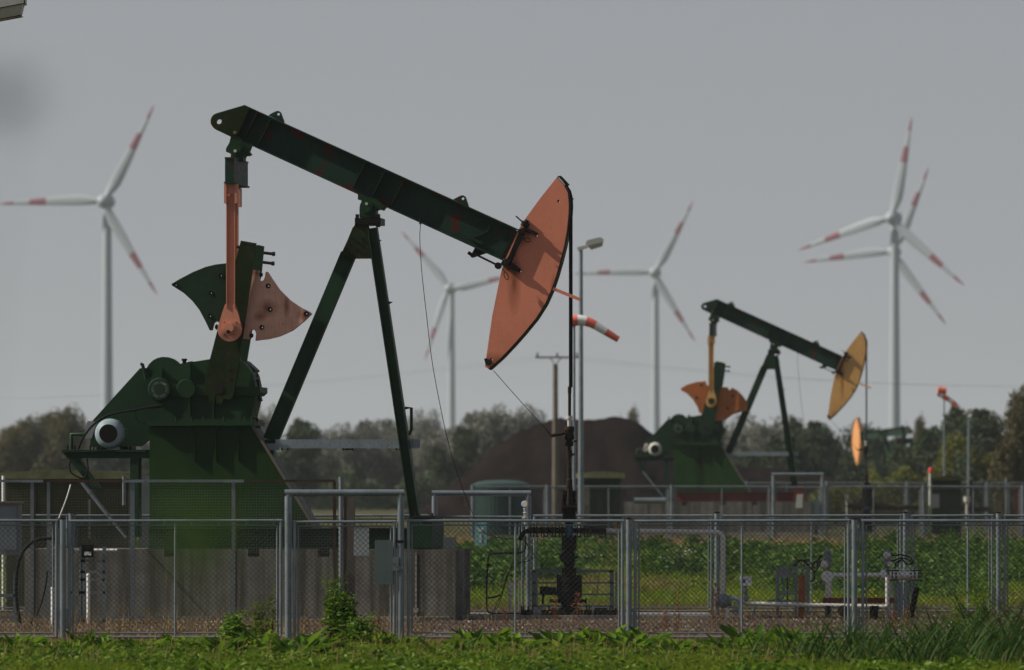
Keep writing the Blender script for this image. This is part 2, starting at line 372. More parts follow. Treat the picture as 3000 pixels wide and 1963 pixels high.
def moundmat():
    m = bpy.data.materials.new('dark_brown_soil_heap'); m.use_nodes = True; n = m.node_tree.nodes; l = m.node_tree.links; b = n['Principled BSDF']
    tc = n.new('ShaderNodeTexCoord'); n1 = noise(n, l, tc.outputs['Object'], .6, 9, .7, (1, .3, 1)); r = ramp(n, [(.3, (.008, .0055, .006)), (.7, (.026, .016, .014))]); l.new(n1.outputs[0], r.inputs[0])
    l.new(r.outputs[0], b.inputs['Base Color']); b.inputs['Roughness'].default_value = 1; b.inputs['Specular IOR Level'].default_value = .05
    n2 = noise(n, l, tc.outputs['Object'], 1.6, 8, .75); bp = n.new('ShaderNodeBump'); bp.inputs['Strength'].default_value = 1; bp.inputs['Distance'].default_value = .5; l.new(n2.outputs[0], bp.inputs['Height']); l.new(bp.outputs[0], b.inputs['Normal'])
    return m
M['mound'] = moundmat()

# ------------------------------------------------------------------ terrain
def ss(a, b, t): t = min(1, max(0, (t - a) / (b - a))); return t * t * (3 - 2 * t)
def gz(x, y):
    z = .6 * ss(133, 182, y)
    z += .05 * math.sin(x * .7 + 1) * math.sin(y * .45) * (1 if y > 127 else .2)
    return z
def ground():
    ys = list(np.arange(60, 130, 2.5)) + list(np.arange(130, 200, 4)) + [210, 230, 260, 300, 400, 600, 1000, 2000, 4000, 7000]
    ys = [-200, 0, 30] + ys
    xs = [-1600, -600, -200, -80, -40] + list(np.arange(-24, 25, 2.0)) + [40, 80, 200, 600, 1600]
    mb = MB(); vs = [(x, y, gz(x, y)) for y in ys for x in xs]; nx = len(xs)
    mb.add(vs, [(j * nx + i, j * nx + i + 1, (j + 1) * nx + i + 1, (j + 1) * nx + i) for j in range(len(ys) - 1) for i in range(nx - 1)], True)
    tag(mb.build('ground', M['ground']), kind='structure')
ground()
mb = MB(); mb.box((wx(1560, 119.4), 119.4, .03), (6.2, 3.0, .07))
tag(mb.build('concrete_slab', M['slab']), kind='structure')

def blades(name, n, xr, yr, L, wd, mat, lean=.5, wind=(.3, 0), zf=gz, dens=None):
    x = RNG.uniform(*xr, n) if not callable(xr) else xr(n); y = RNG.uniform(*yr, n)
    x = x * 1.0
    if dens is not None:
        k = dens(x, y) > RNG.random(n); x = x[k]; y = y[k]; n = len(x)
    z = np.array([zf(a, b) for a, b in zip(x, y)]) - .02
    ln = RNG.uniform(*L, n); a = RNG.uniform(0, 2 * np.pi, n); le = RNG.uniform(.1, 1, n) * lean
    dx = np.cos(a) * le + wind[0]; dy = np.sin(a) * le + wind[1]
    wv = RNG.uniform(*wd, n); wa = RNG.uniform(-.9, .9, n); ux = np.cos(wa) * wv; uy = np.sin(wa) * wv
    P = np.zeros((n, 5, 3))
    P[:, 0] = np.stack([x - ux, y - uy, z], 1); P[:, 1] = np.stack([x + ux, y + uy, z], 1)
    mx, my, mz = x + dx * ln * .3, y + dy * ln * .3, z + ln * .55
    P[:, 2] = np.stack([mx + ux * .8, my + uy * .8, mz], 1); P[:, 3] = np.stack([mx - ux * .8, my - uy * .8, mz], 1)
    P[:, 4] = np.stack([x + dx * ln, y + dy * ln, z + ln * .9 - np.hypot(dx, dy) * ln * .15], 1)
    base = (np.arange(n) * 5)[:, None]
    loops = (base + np.array([[0, 1, 2, 3, 3, 2, 4]])).ravel()
    me = bpy.data.meshes.new(name); me.vertices.add(5 * n); me.vertices.foreach_set('co', P.ravel())
    me.loops.add(7 * n); me.loops.foreach_set('vertex_index', loops.astype(np.int32))
    me.polygons.add(2 * n); st = (np.arange(n) * 7)[:, None] + np.array([[0, 4]]); me.polygons.foreach_set('loop_start', st.ravel().astype(np.int32))
    me.update(calc_edges=True); me.materials.append(mat)
    return me
def leaves_mesh(name, P, D, N, L, Wd, mat, fold=.18):
    """P base points, D direction, N approx normal"""
    n = len(P); D = D / np.linalg.norm(D, axis=1)[:, None]
    U = np.cross(D, N); U /= (np.linalg.norm(U, axis=1)[:, None] + 1e-9); N = np.cross(U, D)
    L = L[:, None]; Wd = Wd[:, None]
    V = np.zeros((n, 5, 3))
    V[:, 0] = P; V[:, 1] = P + D * L * .45 + U * Wd * .5; V[:, 2] = P + D * L * .5 - N * L * fold
    V[:, 3] = P + D * L * .45 - U * Wd * .5; V[:, 4] = P + D * L * .95 - N * L * fold * 1.6
    base = (np.arange(n) * 5)[:, None]
    loops = (base + np.array([[0, 1, 2, 0, 2, 3, 1, 4, 2, 2, 4, 3]])).ravel()
    me = bpy.data.meshes.new(name); me.vertices.add(5 * n); me.vertices.foreach_set('co', V.ravel())
    me.loops.add(12 * n); me.loops.foreach_set('vertex_index', loops.astype(np.int32))
    me.polygons.add(4 * n); me.polygons.foreach_set('loop_start', (np.arange(4 * n) * 3).astype(np.int32))
    me.update(calc_edges=True); me.materials.append(mat)
    return me
def link_mesh(name, me, parent=None, loc=None):
    o = bpy.data.objects.new(name, me); COL.objects.link(o)
    if parent is not None: o.parent = parent
    if loc is not None: o.location = loc
    return o
def rand_dirs(n, zmin=-.2, zmax=1):
    z = RNG.uniform(zmin, zmax, n); a = RNG.uniform(0, 2 * np.pi, n); r = np.sqrt(np.clip(1 - z * z, 0, 1)); return np.stack([r * np.cos(a), r * np.sin(a), z], 1)

# ------------------------------------------------------------------ pump jack
K1 = 169.0
def make_pump(root_loc_, yaw, mats, label, turn=0.0, weights='a', detail=True, label_h=None):
    A = yaw if abs(yaw) < R(20) else R(6)
    cA, tA = math.cos(A), math.tan(A)
    root = thing('pumpjack', root_loc_, label, 'oil pump', 'pumpjacks across the oil field', -yaw)
    PX, PY = 1075.0, 608.0
    ct, st_ = math.cos(turn), math.sin(turn)
    TL = ((608 - 437) * 0 - 382 * st_)         # how far the tail drops when the beam turns
    def L(p, y, yref=None):
        yr = y if yref is None else yref
        return Vector(((p[0] - 900) / (K1 * cA) - yr * tA, y, (1813 - p[1]) / K1))
    def B(p):                                    # pixel -> pixel turned with the beam
        dx, dy = p[0] - PX, p[1] - PY
        return (PX + dx * ct + dy * st_, PY - dx * st_ + dy * ct)
    def Tl(p): return (p[0] + 12 * (1 if turn else 0), p[1] - TL)
    def prism(mb, poly, y0, y1, holes=(), tr=None):
        tr = tr or (lambda p: p)
        fn = lambda x, z, y: L(tr((x, z)), y, y0)
        return mb.prism(poly, y0, y1, holes, fn)
    def part(mb, name, mat, parent=None, label=None):
        o = mb.build(name, mat, parent or root, world=False)
        if label: o['label'] = label
        return o
    def cy(mb, c, r, y0, y1, n=20, tr=None, r1=None):    # disc/cylinder along y at pixel c, radius px
        tr = tr or (lambda p: p); a = L(tr(c), y0, y0); b = Vector((a.x, y1, a.z)); return mb.cyl(a, b, r / K1, n, None if r1 is None else r1 / K1)
    m = mats
    # base skid
    mb = MB(); a = L((440, 1576), 0); b = L((1205, 1576), 0)
    for yy in (-.62, .62):
        mb.ibeam(L((440, 1577), yy, -.6), L((1270, 1577), yy, -.6), .36, .22, .02, .012)
    for px in (445, 620, 800, 1000, 1160): mb.box(L((px, 1577), 0, -.6), (.06, 1.02, .3))
    part(mb, 'base_skid', m['skid'])
    mb = MB(); mb.box(L((1238, 1560), 0, -.62), (.40, 1.7, .53)); part(mb, 'leg_block', m['skid'])
    mb = MB(); mb.box(L((1246, 1514), 0, -.7), (.36, 1.75, .035))
    for px in (1222, 1268):
        mb.cyl(L((px, 1511), -.85), L((px, 1503), -.85), .022, 8)
    part(mb, 'foot_plate', M['cast'])
    # pedestal
    ped = [(440, 1245), (737, 1245), (835, 1408), (925, 1553), (440, 1553)]
    mb = MB(); prism(mb, ped, -.55, .55); po = part(mb, 'pedestal', m['pedestal'])
    for px in (573, 636, 702):
        mb = MB(); mb.box(L((px, 1300), -.58, -.55), (.012, .06, .62)); part(mb, 'stiffener', m['pedestal'], po)
    mb = MB(); prism(mb, [(735, 1243), (744, 1243), (932, 1553), (924, 1553)], -.60, -.50); part(mb, 'sloping_edge_plate', M['wood'], po)
    mb = MB(); prism(mb, [(436, 1236), (748, 1236), (748, 1248), (436, 1248)], -.66, .66)
    prism(mb, [(516, 1229), (745, 1229), (745, 1236), (516, 1236)], -.60, .60)
    for px in (520, 565, 600, 660, 720, 742): cy(mb, (px, 1228), 0.1, -.5, -.5, 3) ; mb.cyl(L((px, 1236), -.63, -.6), L((px, 1222), -.63, -.6), .014, 6)
    for px in (560, 610, 640, 690, 705): mb.cyl(L((px, 1248), -.6), L((px, 1256), -.6), .016, 6)
    part(mb, 'mounting_flange', m['gear2'])
    # gearbox
    gp = zc(150, 1000, 3.115, [(895, 560), (892, 400), (905, 345), (940, 285), (990, 258), (1130, 222), (1290, 190), (1450, 165), (1560, 150), (1690, 160), (1760, 195), (1810, 245), (1848, 310), (1868, 400), (1872, 500), (1862, 560), (1840, 640), (1822, 735), (968, 735), (966, 600)])
    mb = MB(); prism(mb, gp, -.40, .40); gb = part(mb, 'gearbox', m['gear'])
    mb = MB(); prism(mb, zc(150, 1000, 3.115, [(890, 380), (1913, 380 + 40), (1913, 440 + 30), (1880, 500), (890, 500)]), -.46, .46); part(mb, 'split_flange', m['gear'], gb)
    mb = MB()
    for q in ([(995, 250), (1015, 250), (1015, 345), (995, 345)], [(1205, 205), (1275, 195), (1275, 345), (1205, 345)], [(1205, 520), (1275, 520), (1275, 735), (1205, 735)], [(1475, 520), (1490, 520), (1490, 735), (1475, 735)]):
        prism(mb, zc(150, 1000, 3.115, q), -.47, -.40)
    part(mb, 'rib', m['gear'], gb)
    mb = MB(); prism(mb, zc(150, 1000, 3.115, [(1290, 186), (1450, 160), (1560, 140), (1690, 146), (1775, 182), (1862, 262), (1855, 280), (1835, 268), (1760, 205), (1680, 168), (1560, 160), (1450, 176), (1290, 200)]), -.05, .5); part(mb, 'top_guard', m['gear'], gb)
    mb = MB(); c = (471, 1141)
    a = L(c, -.40); mb.lathe(a, (0, -1, 0), [(0, .2), (.10, .2), (.13, .185), (.13, .15), (.115, .15), (.115, .10), (.135, .10), (.135, 0)], 28)
    for i in range(6):
        an = i * math.pi / 3 + .5; q = a + Vector((math.cos(an) * .125, -.115, math.sin(an) * .125)); mb.cyl(q, q + Vector((0, -.025, 0)), .015, 6)
    part(mb, 'input_shaft_cover', m['gear2'], gb)
    mb = MB(); mb.lathe(a + Vector((0, -.115, 0)), (0, -1, 0), [(0, .148), (.006, .148), (.006, .055)], 28); part(mb, 'cover_ring', M['greybox'], gb)
    mb = MB(); c = (549, 1140); a = L(c, -.40); mb.lathe(a, (0, -1, 0), [(0, .17), (.08, .17), (.095, .16), (.095, 0)], 28)
    for i in range(8):
        an = i * math.pi / 4 + .3; q = a + Vector((math.cos(an) * .14, -.095, math.sin(an) * .14)); mb.cyl(q, q + Vector((0, -.014, 0)), .01, 6)
    part(mb, 'bearing_cover', m['gear'], gb)
    mb = MB(); mb.cyl(L((538, 1070), 0), L((538, 1052), 0), .035, 10); mb.cyl(L((538, 1056), 0), L((538, 1050), 0), .05, 10); prism(mb, [(516, 1068), (560, 1058), (560, 1063), (516, 1073)], -.15, .15)
    part(mb, 'breather_cap', M['black'], gb)
    mb = MB(); prism(mb, zc(150, 1000, 3.115, [(1850, 345), (1895, 345), (1900, 415), (1915, 420), (1915, 470), (1900, 475), (1918, 545), (1900, 548), (1880, 500)]), -.1, .1)
    mb.cyl(L((754, 1107), 0), L((753, 1093), 0), .012, 6); mb.cyl(L((741, 1230), -.2), L((757, 1230), -.2), .03, 8)
    part(mb, 'oil_fitting', M['cast'], gb)
    # belt guard, motor and motor platform
    bgp = zc(150, 1000, 3.115, [(330, 962), (340, 735), (352, 720), (790, 240)] + [(1012 + 172 * math.cos(t), 300 - 165 * math.sin(t)) for t in np.linspace(2.75, -.3, 12)] + [(1180, 700), (905, 868), (790, 957)])
    mb = MB(); prism(mb, bgp, .34, .56); go = part(mb, 'belt_guard', m['green'])
    pts = zc(150, 1000, 3.115, [(797, 200), (815, 205), (850, 345)])
    mb = MB(); mb.tube([L(p, .3) for p in pts], .03, 8); part(mb, 'guard_handle', m['gear2'], go)
    mc = L((321.5, 1270.5), -.30)
    mb = MB(); mb.lathe(mc + Vector((0, -.18, 0)), (0, 1, 0), [(0, .145), (.0, .165), (.03, .215), (.08, .25), (.16, .262), (.24, .262), (.24, .235), (.6, .235)], 32); mo = part(mb, 'motor', M['motor'] if m['motor'] is None else m['motor'])
    mb = MB()
    for i in range(22):
        an = 2 * math.pi * i / 22; u = Vector((math.cos(an), 0, math.sin(an))); c0 = mc + u * .24 + Vector((0, .25, 0)); mb.bar(c0 - Vector((0, .16, 0)), c0 + Vector((0, .16, 0)), .03, .008, u.cross(Vector((0, 1, 0))))
    part(mb, 'cooling_fin', M['motor'] if m['motor'] is None else m['motor'], mo)
    mb = MB(); mb.lathe(mc + Vector((0, -.187, 0)), (0, 1, 0), [(0, .138), (.012, .138)], 28); mb.lathe(mc + Vector((0, -.186, 0)), (0, 1, 0), [(0, .16), (.006, .16)], 28)
    part(mb, 'fan_grille', M['black'], mo)
    mb = MB(); prism(mb, zc(150, 1000, 3.115, [(325, 725), (410, 735), (360, 885), (285, 885)]), -.2, .05); part(mb, 'terminal_box', M['greybox'] if m['motor'] is None else m['motor'], mo)
    mb = MB(); prism(mb, zc(150, 1000, 3.115, [(410, 965), (480, 965), (480, 990), (410, 990)]), -.35, .1); prism(mb, zc(150, 1000, 3.115, [(630, 955), (735, 965), (735, 990), (630, 990)]), -.35, .1)
    for px in (198, 219, 265, 275, 380, 396): mb.cyl(L((px, 1318), -.45), L((px, 1305), -.45), .014, 6)
    part(mb, 'motor_foot', M['black'], mo)
    mb = MB(); yy = -.5
    prism(mb, zc(150, 1000, 3.115, [(100, 990), (866, 990), (866, 1010), (100, 1010)]), -.55, .6)
    for yy in (-.5, .45):
        prism(mb, zc(150, 1000, 3.115, [(110, 1012), (905, 1012), (905, 1066), (160, 1066)]), yy, yy + .09)
        prism(mb, zc(150, 1000, 3.115, [(100, 1012), (235, 1066), (430, 1345), (385, 1345)][::1]), yy, yy + .09)
        prism(mb, zc(150, 1000, 3.115, [(725, 1066), (798, 1066), (798, 1790), (725, 1790)]), yy, yy + .1)
    part(mb, 'motor_platform', m['green'])
    mb = MB(); mb.tube([L((205, 1316), -.1), L((205, 1272), -.1), L((243, 1272), -.1)], .035, 8); part(mb, 'conduit_bend', m['gear2'])
    for yy in (-.52,):
        mb = MB(); mb.cyl(L((241, 1413), yy), L((318, 1510), yy), .035, 10); mb.cyl(L((318, 1510), yy), L((372, 1575), yy), .028, 10); mb.cyl(L((262, 1438), yy), L((266, 1443), yy), .045, 10); part(mb, 'prop', M['galv'])
    # cables round the motor
    mb = MB(); mb.tube(smooth_path([L(p, -.62, -.5) for p in zc(150, 1000, 3.115, [(258, 985), (300, 890), (380, 780), (500, 690), (640, 650), (790, 625), (900, 603)])]), .02, 8)
    mb.tube([L(p, -.62, -.5) for p in zc(150, 1000, 3.115, [(905, 603), (1025, 592)])], .03, 8)
    mb.tube(smooth_path([L(p, -.55, -.5) for p in zc(150, 1000, 3.115, [(180, 1090), (172, 1150), (200, 1210), (300, 1250), (340, 1180), (335, 1070)])]), .014, 6)
    mb.tube(smooth_path([L(p, -.6, -.5) for p in zc(150, 1000, 3.115, [(785, 620), (790, 700), (830, 740), (880, 750)])]), .01, 6)
    part(mb, 'motor_cable', M['rubber'])
    # tripod legs
    mb = MB(); a = L((1060, 655), 0); b = L((797, 1322), 0)
    mb.bar(L((1022, 745), 0), L((793, 1290), 0), .26, .20); mb.bar(L((793, 1290), 0), L((786, 1330), 0), .18, .18)
    mb.bar(L((1052, 672), 0), L((1022, 745), 0), .2, .20)
    part(mb, 'rear_leg', m['green'])
    mb = MB(); mb.ibeam(L((1093, 670), -.22), L((1218, 1513), -.75), .17, .16, .016, .012); part(mb, 'front_leg', m['green'])
    mb = MB(); mb.ibeam(L((1091, 670), .22), L((1216 + 0, 1510), .75), .18, .16, .016, .012); part(mb, 'front_leg', m['black'])
    mb = MB()
    for q in ([(1106, 706), (1120, 706), (1112, 712), (1108, 712)], [(1138, 885), (1152, 887), (1143, 893), (1138, 893)]):
        prism(mb, q, -.4, -.35)
    mb.tube([L(p, -.5) for p in ((1106, 712), (1113, 722), (1113, 716))], .012, 6)
    mb.tube([L(p, -.1) for p in ((1188, 1196), (1206, 1196), (1206, 1260), (1198, 1275))], .03, 6)
    part(mb, 'ladder_bracket', m['green'])
    gus = [(1043, 655), (1080, 655), (1105, 760), (994, 760)]
    mb = MB(); prism(mb, gus, -.26, -.235); gu = part(mb, 'gusset_plate', M['rustgreen'] if detail else m['green'])
    mb = MB()
    for p in zc(950, 450, 3.115, [(250, 770), (343, 775), (228, 825), (318, 826), (203, 880), (293, 880), (180, 930), (268, 930)]):
        q = L(p, -.26); mb.lathe(q, (0, -1, 0), [(0, .022), (.018, .022), (.018, .012), (.03, .012)], 6)
    part(mb, 'bolt_head', M['cast'], gu)
    # walkway beam
    mb = MB(); mb.box(L((1022, 1301), -.45), ((1235 - 810) / K1, .12, 26 / K1)); wk = part(mb, 'cross_beam', M['galv'])
    mb = MB(); prism(mb, zc(150, 1000, 3.115, [(1965, 935), (2083, 935), (2083, 995), (1965, 995)]), -.52, -.38); part(mb, 'beam_clip', M['galvdull'], wk)
    mb = MB()
    for px in (1008, 1020, 1034, 1163, 1173, 828, 845): mb.cyl(L((px, 1314), -.45), L((px, 1320), -.45), .016, 6)
    mb.box(L((1021, 1317), -.45), (.1, .1, .03)); part(mb, 'beam_bolt', M['cast'], wk)
    # saddle bearing
    mb = MB(); prism(mb, [(1041, 641), (1117, 641), (1117, 661), (1041, 661)], -.3, .3); prism(mb, [(1043, 630), (1052, 630), (1052, 641), (1043, 641)], -.28, -.2); prism(mb, [(1103, 630), (1114, 630), (1114, 668), (1103, 668)], -.28, -.2)
    part(mb, 'saddle_plate', M['black'])
    mb = MB(); prism(mb, zc(950, 450, 3.115, [(310, 375), (480, 420), (550, 490), (525, 522), (500, 510), (470, 520), (475, 590), (325, 590), (325, 500), (345, 430), (310, 425)]), -.2, .2, tr=None if not turn else None); sb = part(mb, 'saddle_bearing', m['gear2'])
    mb = MB(); cy(mb, (1075, 608), 20, -.26, -.2, 24); cy(mb, (1075, 608), 16, -.275, -.26, 24); part(mb, 'bearing_cap', m['gear2'], sb)
    mb = MB(); cy(mb, (1075, 599.5), 4, -.3, -.27, 10); part(mb, 'grease_nipple', M['offwhite'], sb)
    # walking beam
    p0, p1 = (716, 308), (1513.5, 674); q0, q1 = (693, 404), (1471.7, 765.6)
    p0f = (716, 308); 
    mb = MB(); prism(mb, [p0, p1, (1474, 762), (692, 402)], -.012, .012, tr=B)
    wb = part(mb, 'walking_beam', m['beam'])
    def flange(mb, a, b, t, y):
        d = Vector((b[0] - a[0], b[1] - a[1])).normalized(); nn = (-d.y * t, d.x * t)
        prism(mb, [a, b, (b[0] + nn[0], b[1] + nn[1]), (a[0] + nn[0], a[1] + nn[1])], -y, y, tr=B)
    mb = MB(); flange(mb, (715, 307), (1514, 673), 4.2, .16); part(mb, 'top_flange', m['beam'], wb)
    mb = MB(); flange(mb, (675, 398.5), (1472, 766), -4.2, .16); part(mb, 'bottom_flange', m['beam'], wb)
    for a, b in (((731, 320), (694, 396)), ((752, 330), (715, 405)), ((792, 350), (755, 424)), ((1070, 479), (1034, 551)), ((1126, 505), (1091, 577)), ((1183, 533), (1146, 603))):
        mb = MB(); mb.bar(L(B(a), 0, -.15), L(B(b), 0, -.15), .014, .30); part(mb, 'stiffener', m['gear2'], wb)
    mb = MB(); mb.bar(L(B((1511, 678)), 0, -.17), L(B((1474, 761)), 0, -.17), .06, .34); part(mb, 'end_plate', M['black'], wb)
    nose = [(716, 308), (635, 332)] + [(641 + 24 * math.cos(t), 355 - 24 * math.sin(t)) for t in np.linspace(1.9, 4.0, 8)] + [(628, 376), (680, 400), (693, 402)]
    nose = [(716, 308)] + [(641 + 24.5 * math.cos(t), 355 - 24.5 * math.sin(t)) for t in np.linspace(1.85, 4.25, 10)] + [(680, 401), (693, 402), (731, 316)]
    mb = MB(); prism(mb, nose, -.17, -.13, [circle(641, 355, 8.5)], tr=B); prism(mb, nose, .13, .17, [circle(641, 355, 8.5)], tr=B); part(mb, 'nose_plate', M['rustgreen'] if detail else m['beam'], wb)
    mb = MB(); cy(mb, (688, 388), 5, -.2, -.17, 8, tr=B); part(mb, 'nose_pin', M['brass'], wb)
    for lug, hole in (([(787, 338), (790, 334), (808, 325), (816, 324), (823, 329), (833, 356), (832, 360)], (815.5, 334)), ([(1328, 586), (1350, 575), (1358, 574), (1365, 579), (1374, 606), (1374, 610)], (1357, 584))):
        mb = MB(); prism(mb, lug, -.02, .02, [circle(hole[0], hole[1], 4, 10)], tr=B); part(mb, 'lifting_lug', m['beam'], wb)
    # raised numeral 2 welded on the web
    if detail:
        ang = math.radians(24.6); cx, cy_ = 1407, 676
        def N2(p): return (cx + p[0] * math.cos(ang) - p[1] * math.sin(ang), cy_ + p[0] * math.sin(ang) + p[1] * math.cos(ang))
        def stroke(mb, pts, wd):
            pts = [Vector(p) for p in pts]; le = []; ri = []
            for i, p in enumerate(pts):
                t = (pts[min(i + 1, len(pts) - 1)] - pts[max(i - 1, 0)]).normalized(); nn = Vector((-t.y, t.x)) * wd / 2; le.append(tuple(p + nn)); ri.append(tuple(p - nn))
            for i in range(len(pts) - 1):
                prism(mb, [N2(le[i]), N2(le[i + 1]), N2(ri[i + 1]), N2(ri[i])], -.05, -.012, tr=B)
        mb = MB(); stroke(mb, [(20 * math.cos(t), -12 - 20 * math.sin(t)) for t in np.linspace(3.2, -.75, 16)] + [(2, 14), (-16, 31)], 9); stroke(mb, [(-22, 33), (24, 33)], 9)
        part(mb, 'numeral', M['beam'], wb, 'raised numeral 2 in the green of the beam')
    # stay rod under the beam
    mb = MB(); prism(mb, zc(950, 450, 3.115, [(1375, 868), (1475, 912), (1345, 955), (1335, 945)]), -.12, .12, tr=B); mb.cyl(L(B((1372, 741)), -.0), L(B((1382, 748)), 0), .03, 8)
    mb.tube([L(B(p), -.1) for p in zc(950, 450, 3.115, [(1400, 935), (1590, 1030)])], .018, 8)
    mb.cyl(L(B((1460, 781)), -.16, -.1), L(B((1460, 781)), -.04, -.1), .06, 10)
    part(mb, 'stay_rod', M['black'], wb)
    # horsehead
    hh = zc(1350, 500, 2.596, [(730, 62), (785, 125), (812, 180), (820, 260), (818, 340), (805, 470), (785, 580), (755, 700), (720, 820), (685, 920), (640, 1020), (570, 1130), (480, 1240), (400, 1330), (310, 1425), (235, 1492), (212, 1512), (185, 1495), (190, 1460), (240, 1110), (305, 790), (330, 700), (455, 430), (480, 390), (600, 225)])
    arc = hh[1:17]
    hol = [circle(*zc(1350, 500, 2.596, [c])[0], 4.2, 10) for c in ((742, 244), (574, 503), (450, 772), (233, 1441))]
    mb = MB(); prism(mb, hh, -.18, .16, hol, tr=B); ho = part(mb, 'horsehead', m['head'])
    mb = MB()
    for i in range(len(arc) - 1):
        a, b = Vector(arc[i]), Vector(arc[i + 1]); t = (b - a).normalized(); o1 = Vector((t.y, -t.x)) * 3.4
        prism(mb, [tuple(a), tuple(b), tuple(b + o1), tuple(a + o1)], -.2, .22, tr=B)
    part(mb, 'wrap_plate', M['black'], ho)  # cable track along the arc, coloured black for the shade on that face
    for q, nm in ((zc(1350, 500, 2.596, [(440, 455), (500, 440), (585, 485), (575, 500), (500, 480), (430, 478)]), 'hinge_clamp'), (zc(1350, 500, 2.596, [(320, 690), (380, 700), (460, 762), (445, 782), (330, 740), (300, 720)]), 'hinge_clamp')):
        mb = MB(); prism(mb, q, -.26, -.18, tr=B); cc = q[0]; mb.lathe(L(B((cc[0] + 14, cc[1] + 4)), -.26), (0, -1, 0), [(0, .05), (.04, .05), (.04, .028), (.08, .028)], 12); part(mb, nm, M['cast'], ho)
    mb = MB(); mb.bar(L(B((1530, 682)), -.2, -.17), L(B((1490, 776)), -.2, -.17), .085, .1); mb.tube([L(B(p), -.3, -.26) for p in zc(1350, 500, 2.596, [(422, 357), (480, 410), (510, 425)])], .014, 6)
    mb.lathe(L(B(zc(1350, 500, 2.596, [(488, 420)])[0]), -.2), (.46, 0, .88), [(-.04, .07), (.05, .07), (.05, .035), (.09, .035)], 12)
    mb.lathe(L(B(zc(1350, 500, 2.596, [(360, 690)])[0]), -.2), (.46, 0, .88), [(-.08, .07), (.01, .07), (.01, .035), (.05, .035)], 12)
    part(mb, 'hinge_pin', M['black'], ho)
    def ring(mb, c, rx, ry, an, r=.008):
        P_ = [L(B((c[0] + rx * math.cos(t) * math.cos(an) - ry * math.sin(t) * math.sin(an), c[1] + rx * math.cos(t) * math.sin(an) + ry * math.sin(t) * math.cos(an))), -.3, -.26) for t in np.linspace(0, 2 * math.pi, 14)]
        mb.tube(P_, r, 5, False)
    mb = MB(); ring(mb, (1546, 707), 8, 6, .3); ring(mb, (1484, 812), 5, 12, -.4); mb.tube([L(B(p), -.3, -.26) for p in ((1538, 704), (1525, 700))], .008, 5); mb.tube([L(B(p), -.3, -.26) for p in ((1480, 800), (1472, 790))], .008, 5)
    part(mb, 'split_pin', M['black'], ho)
    mb = MB(); a, b = L(B((1620, 849)), -.19), L(B((1699, 881)), -.19); mb.bar(a, b, .055, .06); part(mb, 'guide_peg', m['head'], ho)
    mb = MB(); prism(mb, zc(1350, 500, 2.596, [(735, 50), (760, 50), (820, 115), (800, 128), (770, 90)]), -.1, .1, tr=B); mb.tube([L(B(p), -.12, -.1) for p in zc(1350, 500, 2.596, [(735, 62), (757, 53), (790, 95), (800, 125), (818, 118)])], .012, 6)
    prism(mb, zc(1350, 500, 2.596, [(178, 1435), (196, 1430), (232, 1450), (232, 1480), (190, 1480)]), -.2, -.14, tr=B); mb.tube([L(B(p), -.1) for p in zc(1350, 500, 2.596, [(838, 215), (856, 228), (856, 220)])], .01, 6)
    part(mb, 'cable_anchor', M['cast'], ho)
    # bridle cable, carrier bar, polished rod
    if not turn:
        cab = [L(p, 0) for p in zc(1350, 500, 2.596, [(795, 122), (822, 165), (834, 215), (837, 280)])] + [L((1670.5, 640), 0), L((1670.5, 1136), 0)]
        mb = MB(); mb.tube([c + Vector((.0, -.06, 0)) for c in cab], .019, 8); mb.tube([c + Vector((.012, .1, 0)) for c in cab], .019, 8); br = part(mb, 'bridle_cable', M['black'])
        rod = lambda a, b, r, n=10: MB().cyl(L((1668.5, a), -.02), L((1668.5, b), -.02), r, n)
        mb = MB(); mb.cyl(L((1668.5, 1134), -.02), L((1668.5, 1154), -.02), .032, 10); mb.cyl(L((1668.5, 1154), -.02), L((1668.5, 1222), -.02), .027, 10); part(mb, 'socket', M['cast'], br)
        mb = MB(); mb.lathe(L((1667.5, 1219), -.02), (0, 0, -1), [(0, .057), (.055, .057), (.055, .034), (.19, .034)], 14); part(mb, 'rod_clamp', M['offwhite'] if False else M['pipe'], br)
        mb = MB(); mb.lathe(L((1667.5, 1250), -.02), (0, 0, -1), [(0, .08), (.06, .09), (.12, .075), (.2, .09), (.25, .06), (.28, .075), (.34, .07), (.34, .028), (.42, .028), (.42, .055), (.53, .055), (.53, .06), (.53, .024), (.72, .024), (.72, .042), (.78, .042), (.79, .035), (.9, .035), (.92, .055), (1.05, .055), (1.06, .03), (1.15, .035), (1.35, .055)], 14)
        mb.tube([L(p, -.1) for p in zc(1500, 1100, 3.891, [(445, 690), (540, 672), (600, 655)])], .03, 8); mb.cyl(L((1680, 1293), -.1), L((1690, 1294), -.1), .02, 8); mb.cyl(L((1672, 1332), -.05), L((1683, 1332), -.05), .02, 8)
        part(mb, 'carrier_bar', M['cast'], br)
        mb = MB(); mb.tube(smooth_path([L((1446, 1087), -.1), L((1530, 1182), -.1), L((1603, 1262), -.1)]), .006, 5); mb.tube([L((1601, 1260), -.1), L((1608, 1270), -.1), L((1615, 1277), -.1)], .016, 6); part(mb, 'tag_line', M['cast'])
        mb = MB(); mb.tube(smooth_path([L(p, -.2) for p in ((1234, 650), (1231, 700), (1236, 790), (1250, 920), (1270, 1080), (1310, 1280), (1345, 1400), (1385, 1503), (1420, 1560), (1480, 1578), (1530, 1580), (1550, 1610), (1540, 1640))]), .0065, 5); mb.cyl(L((1234, 640), -.2), L((1232, 660), -.2), .02, 8)
        part(mb, 'hanging_wire', M['rubber'])
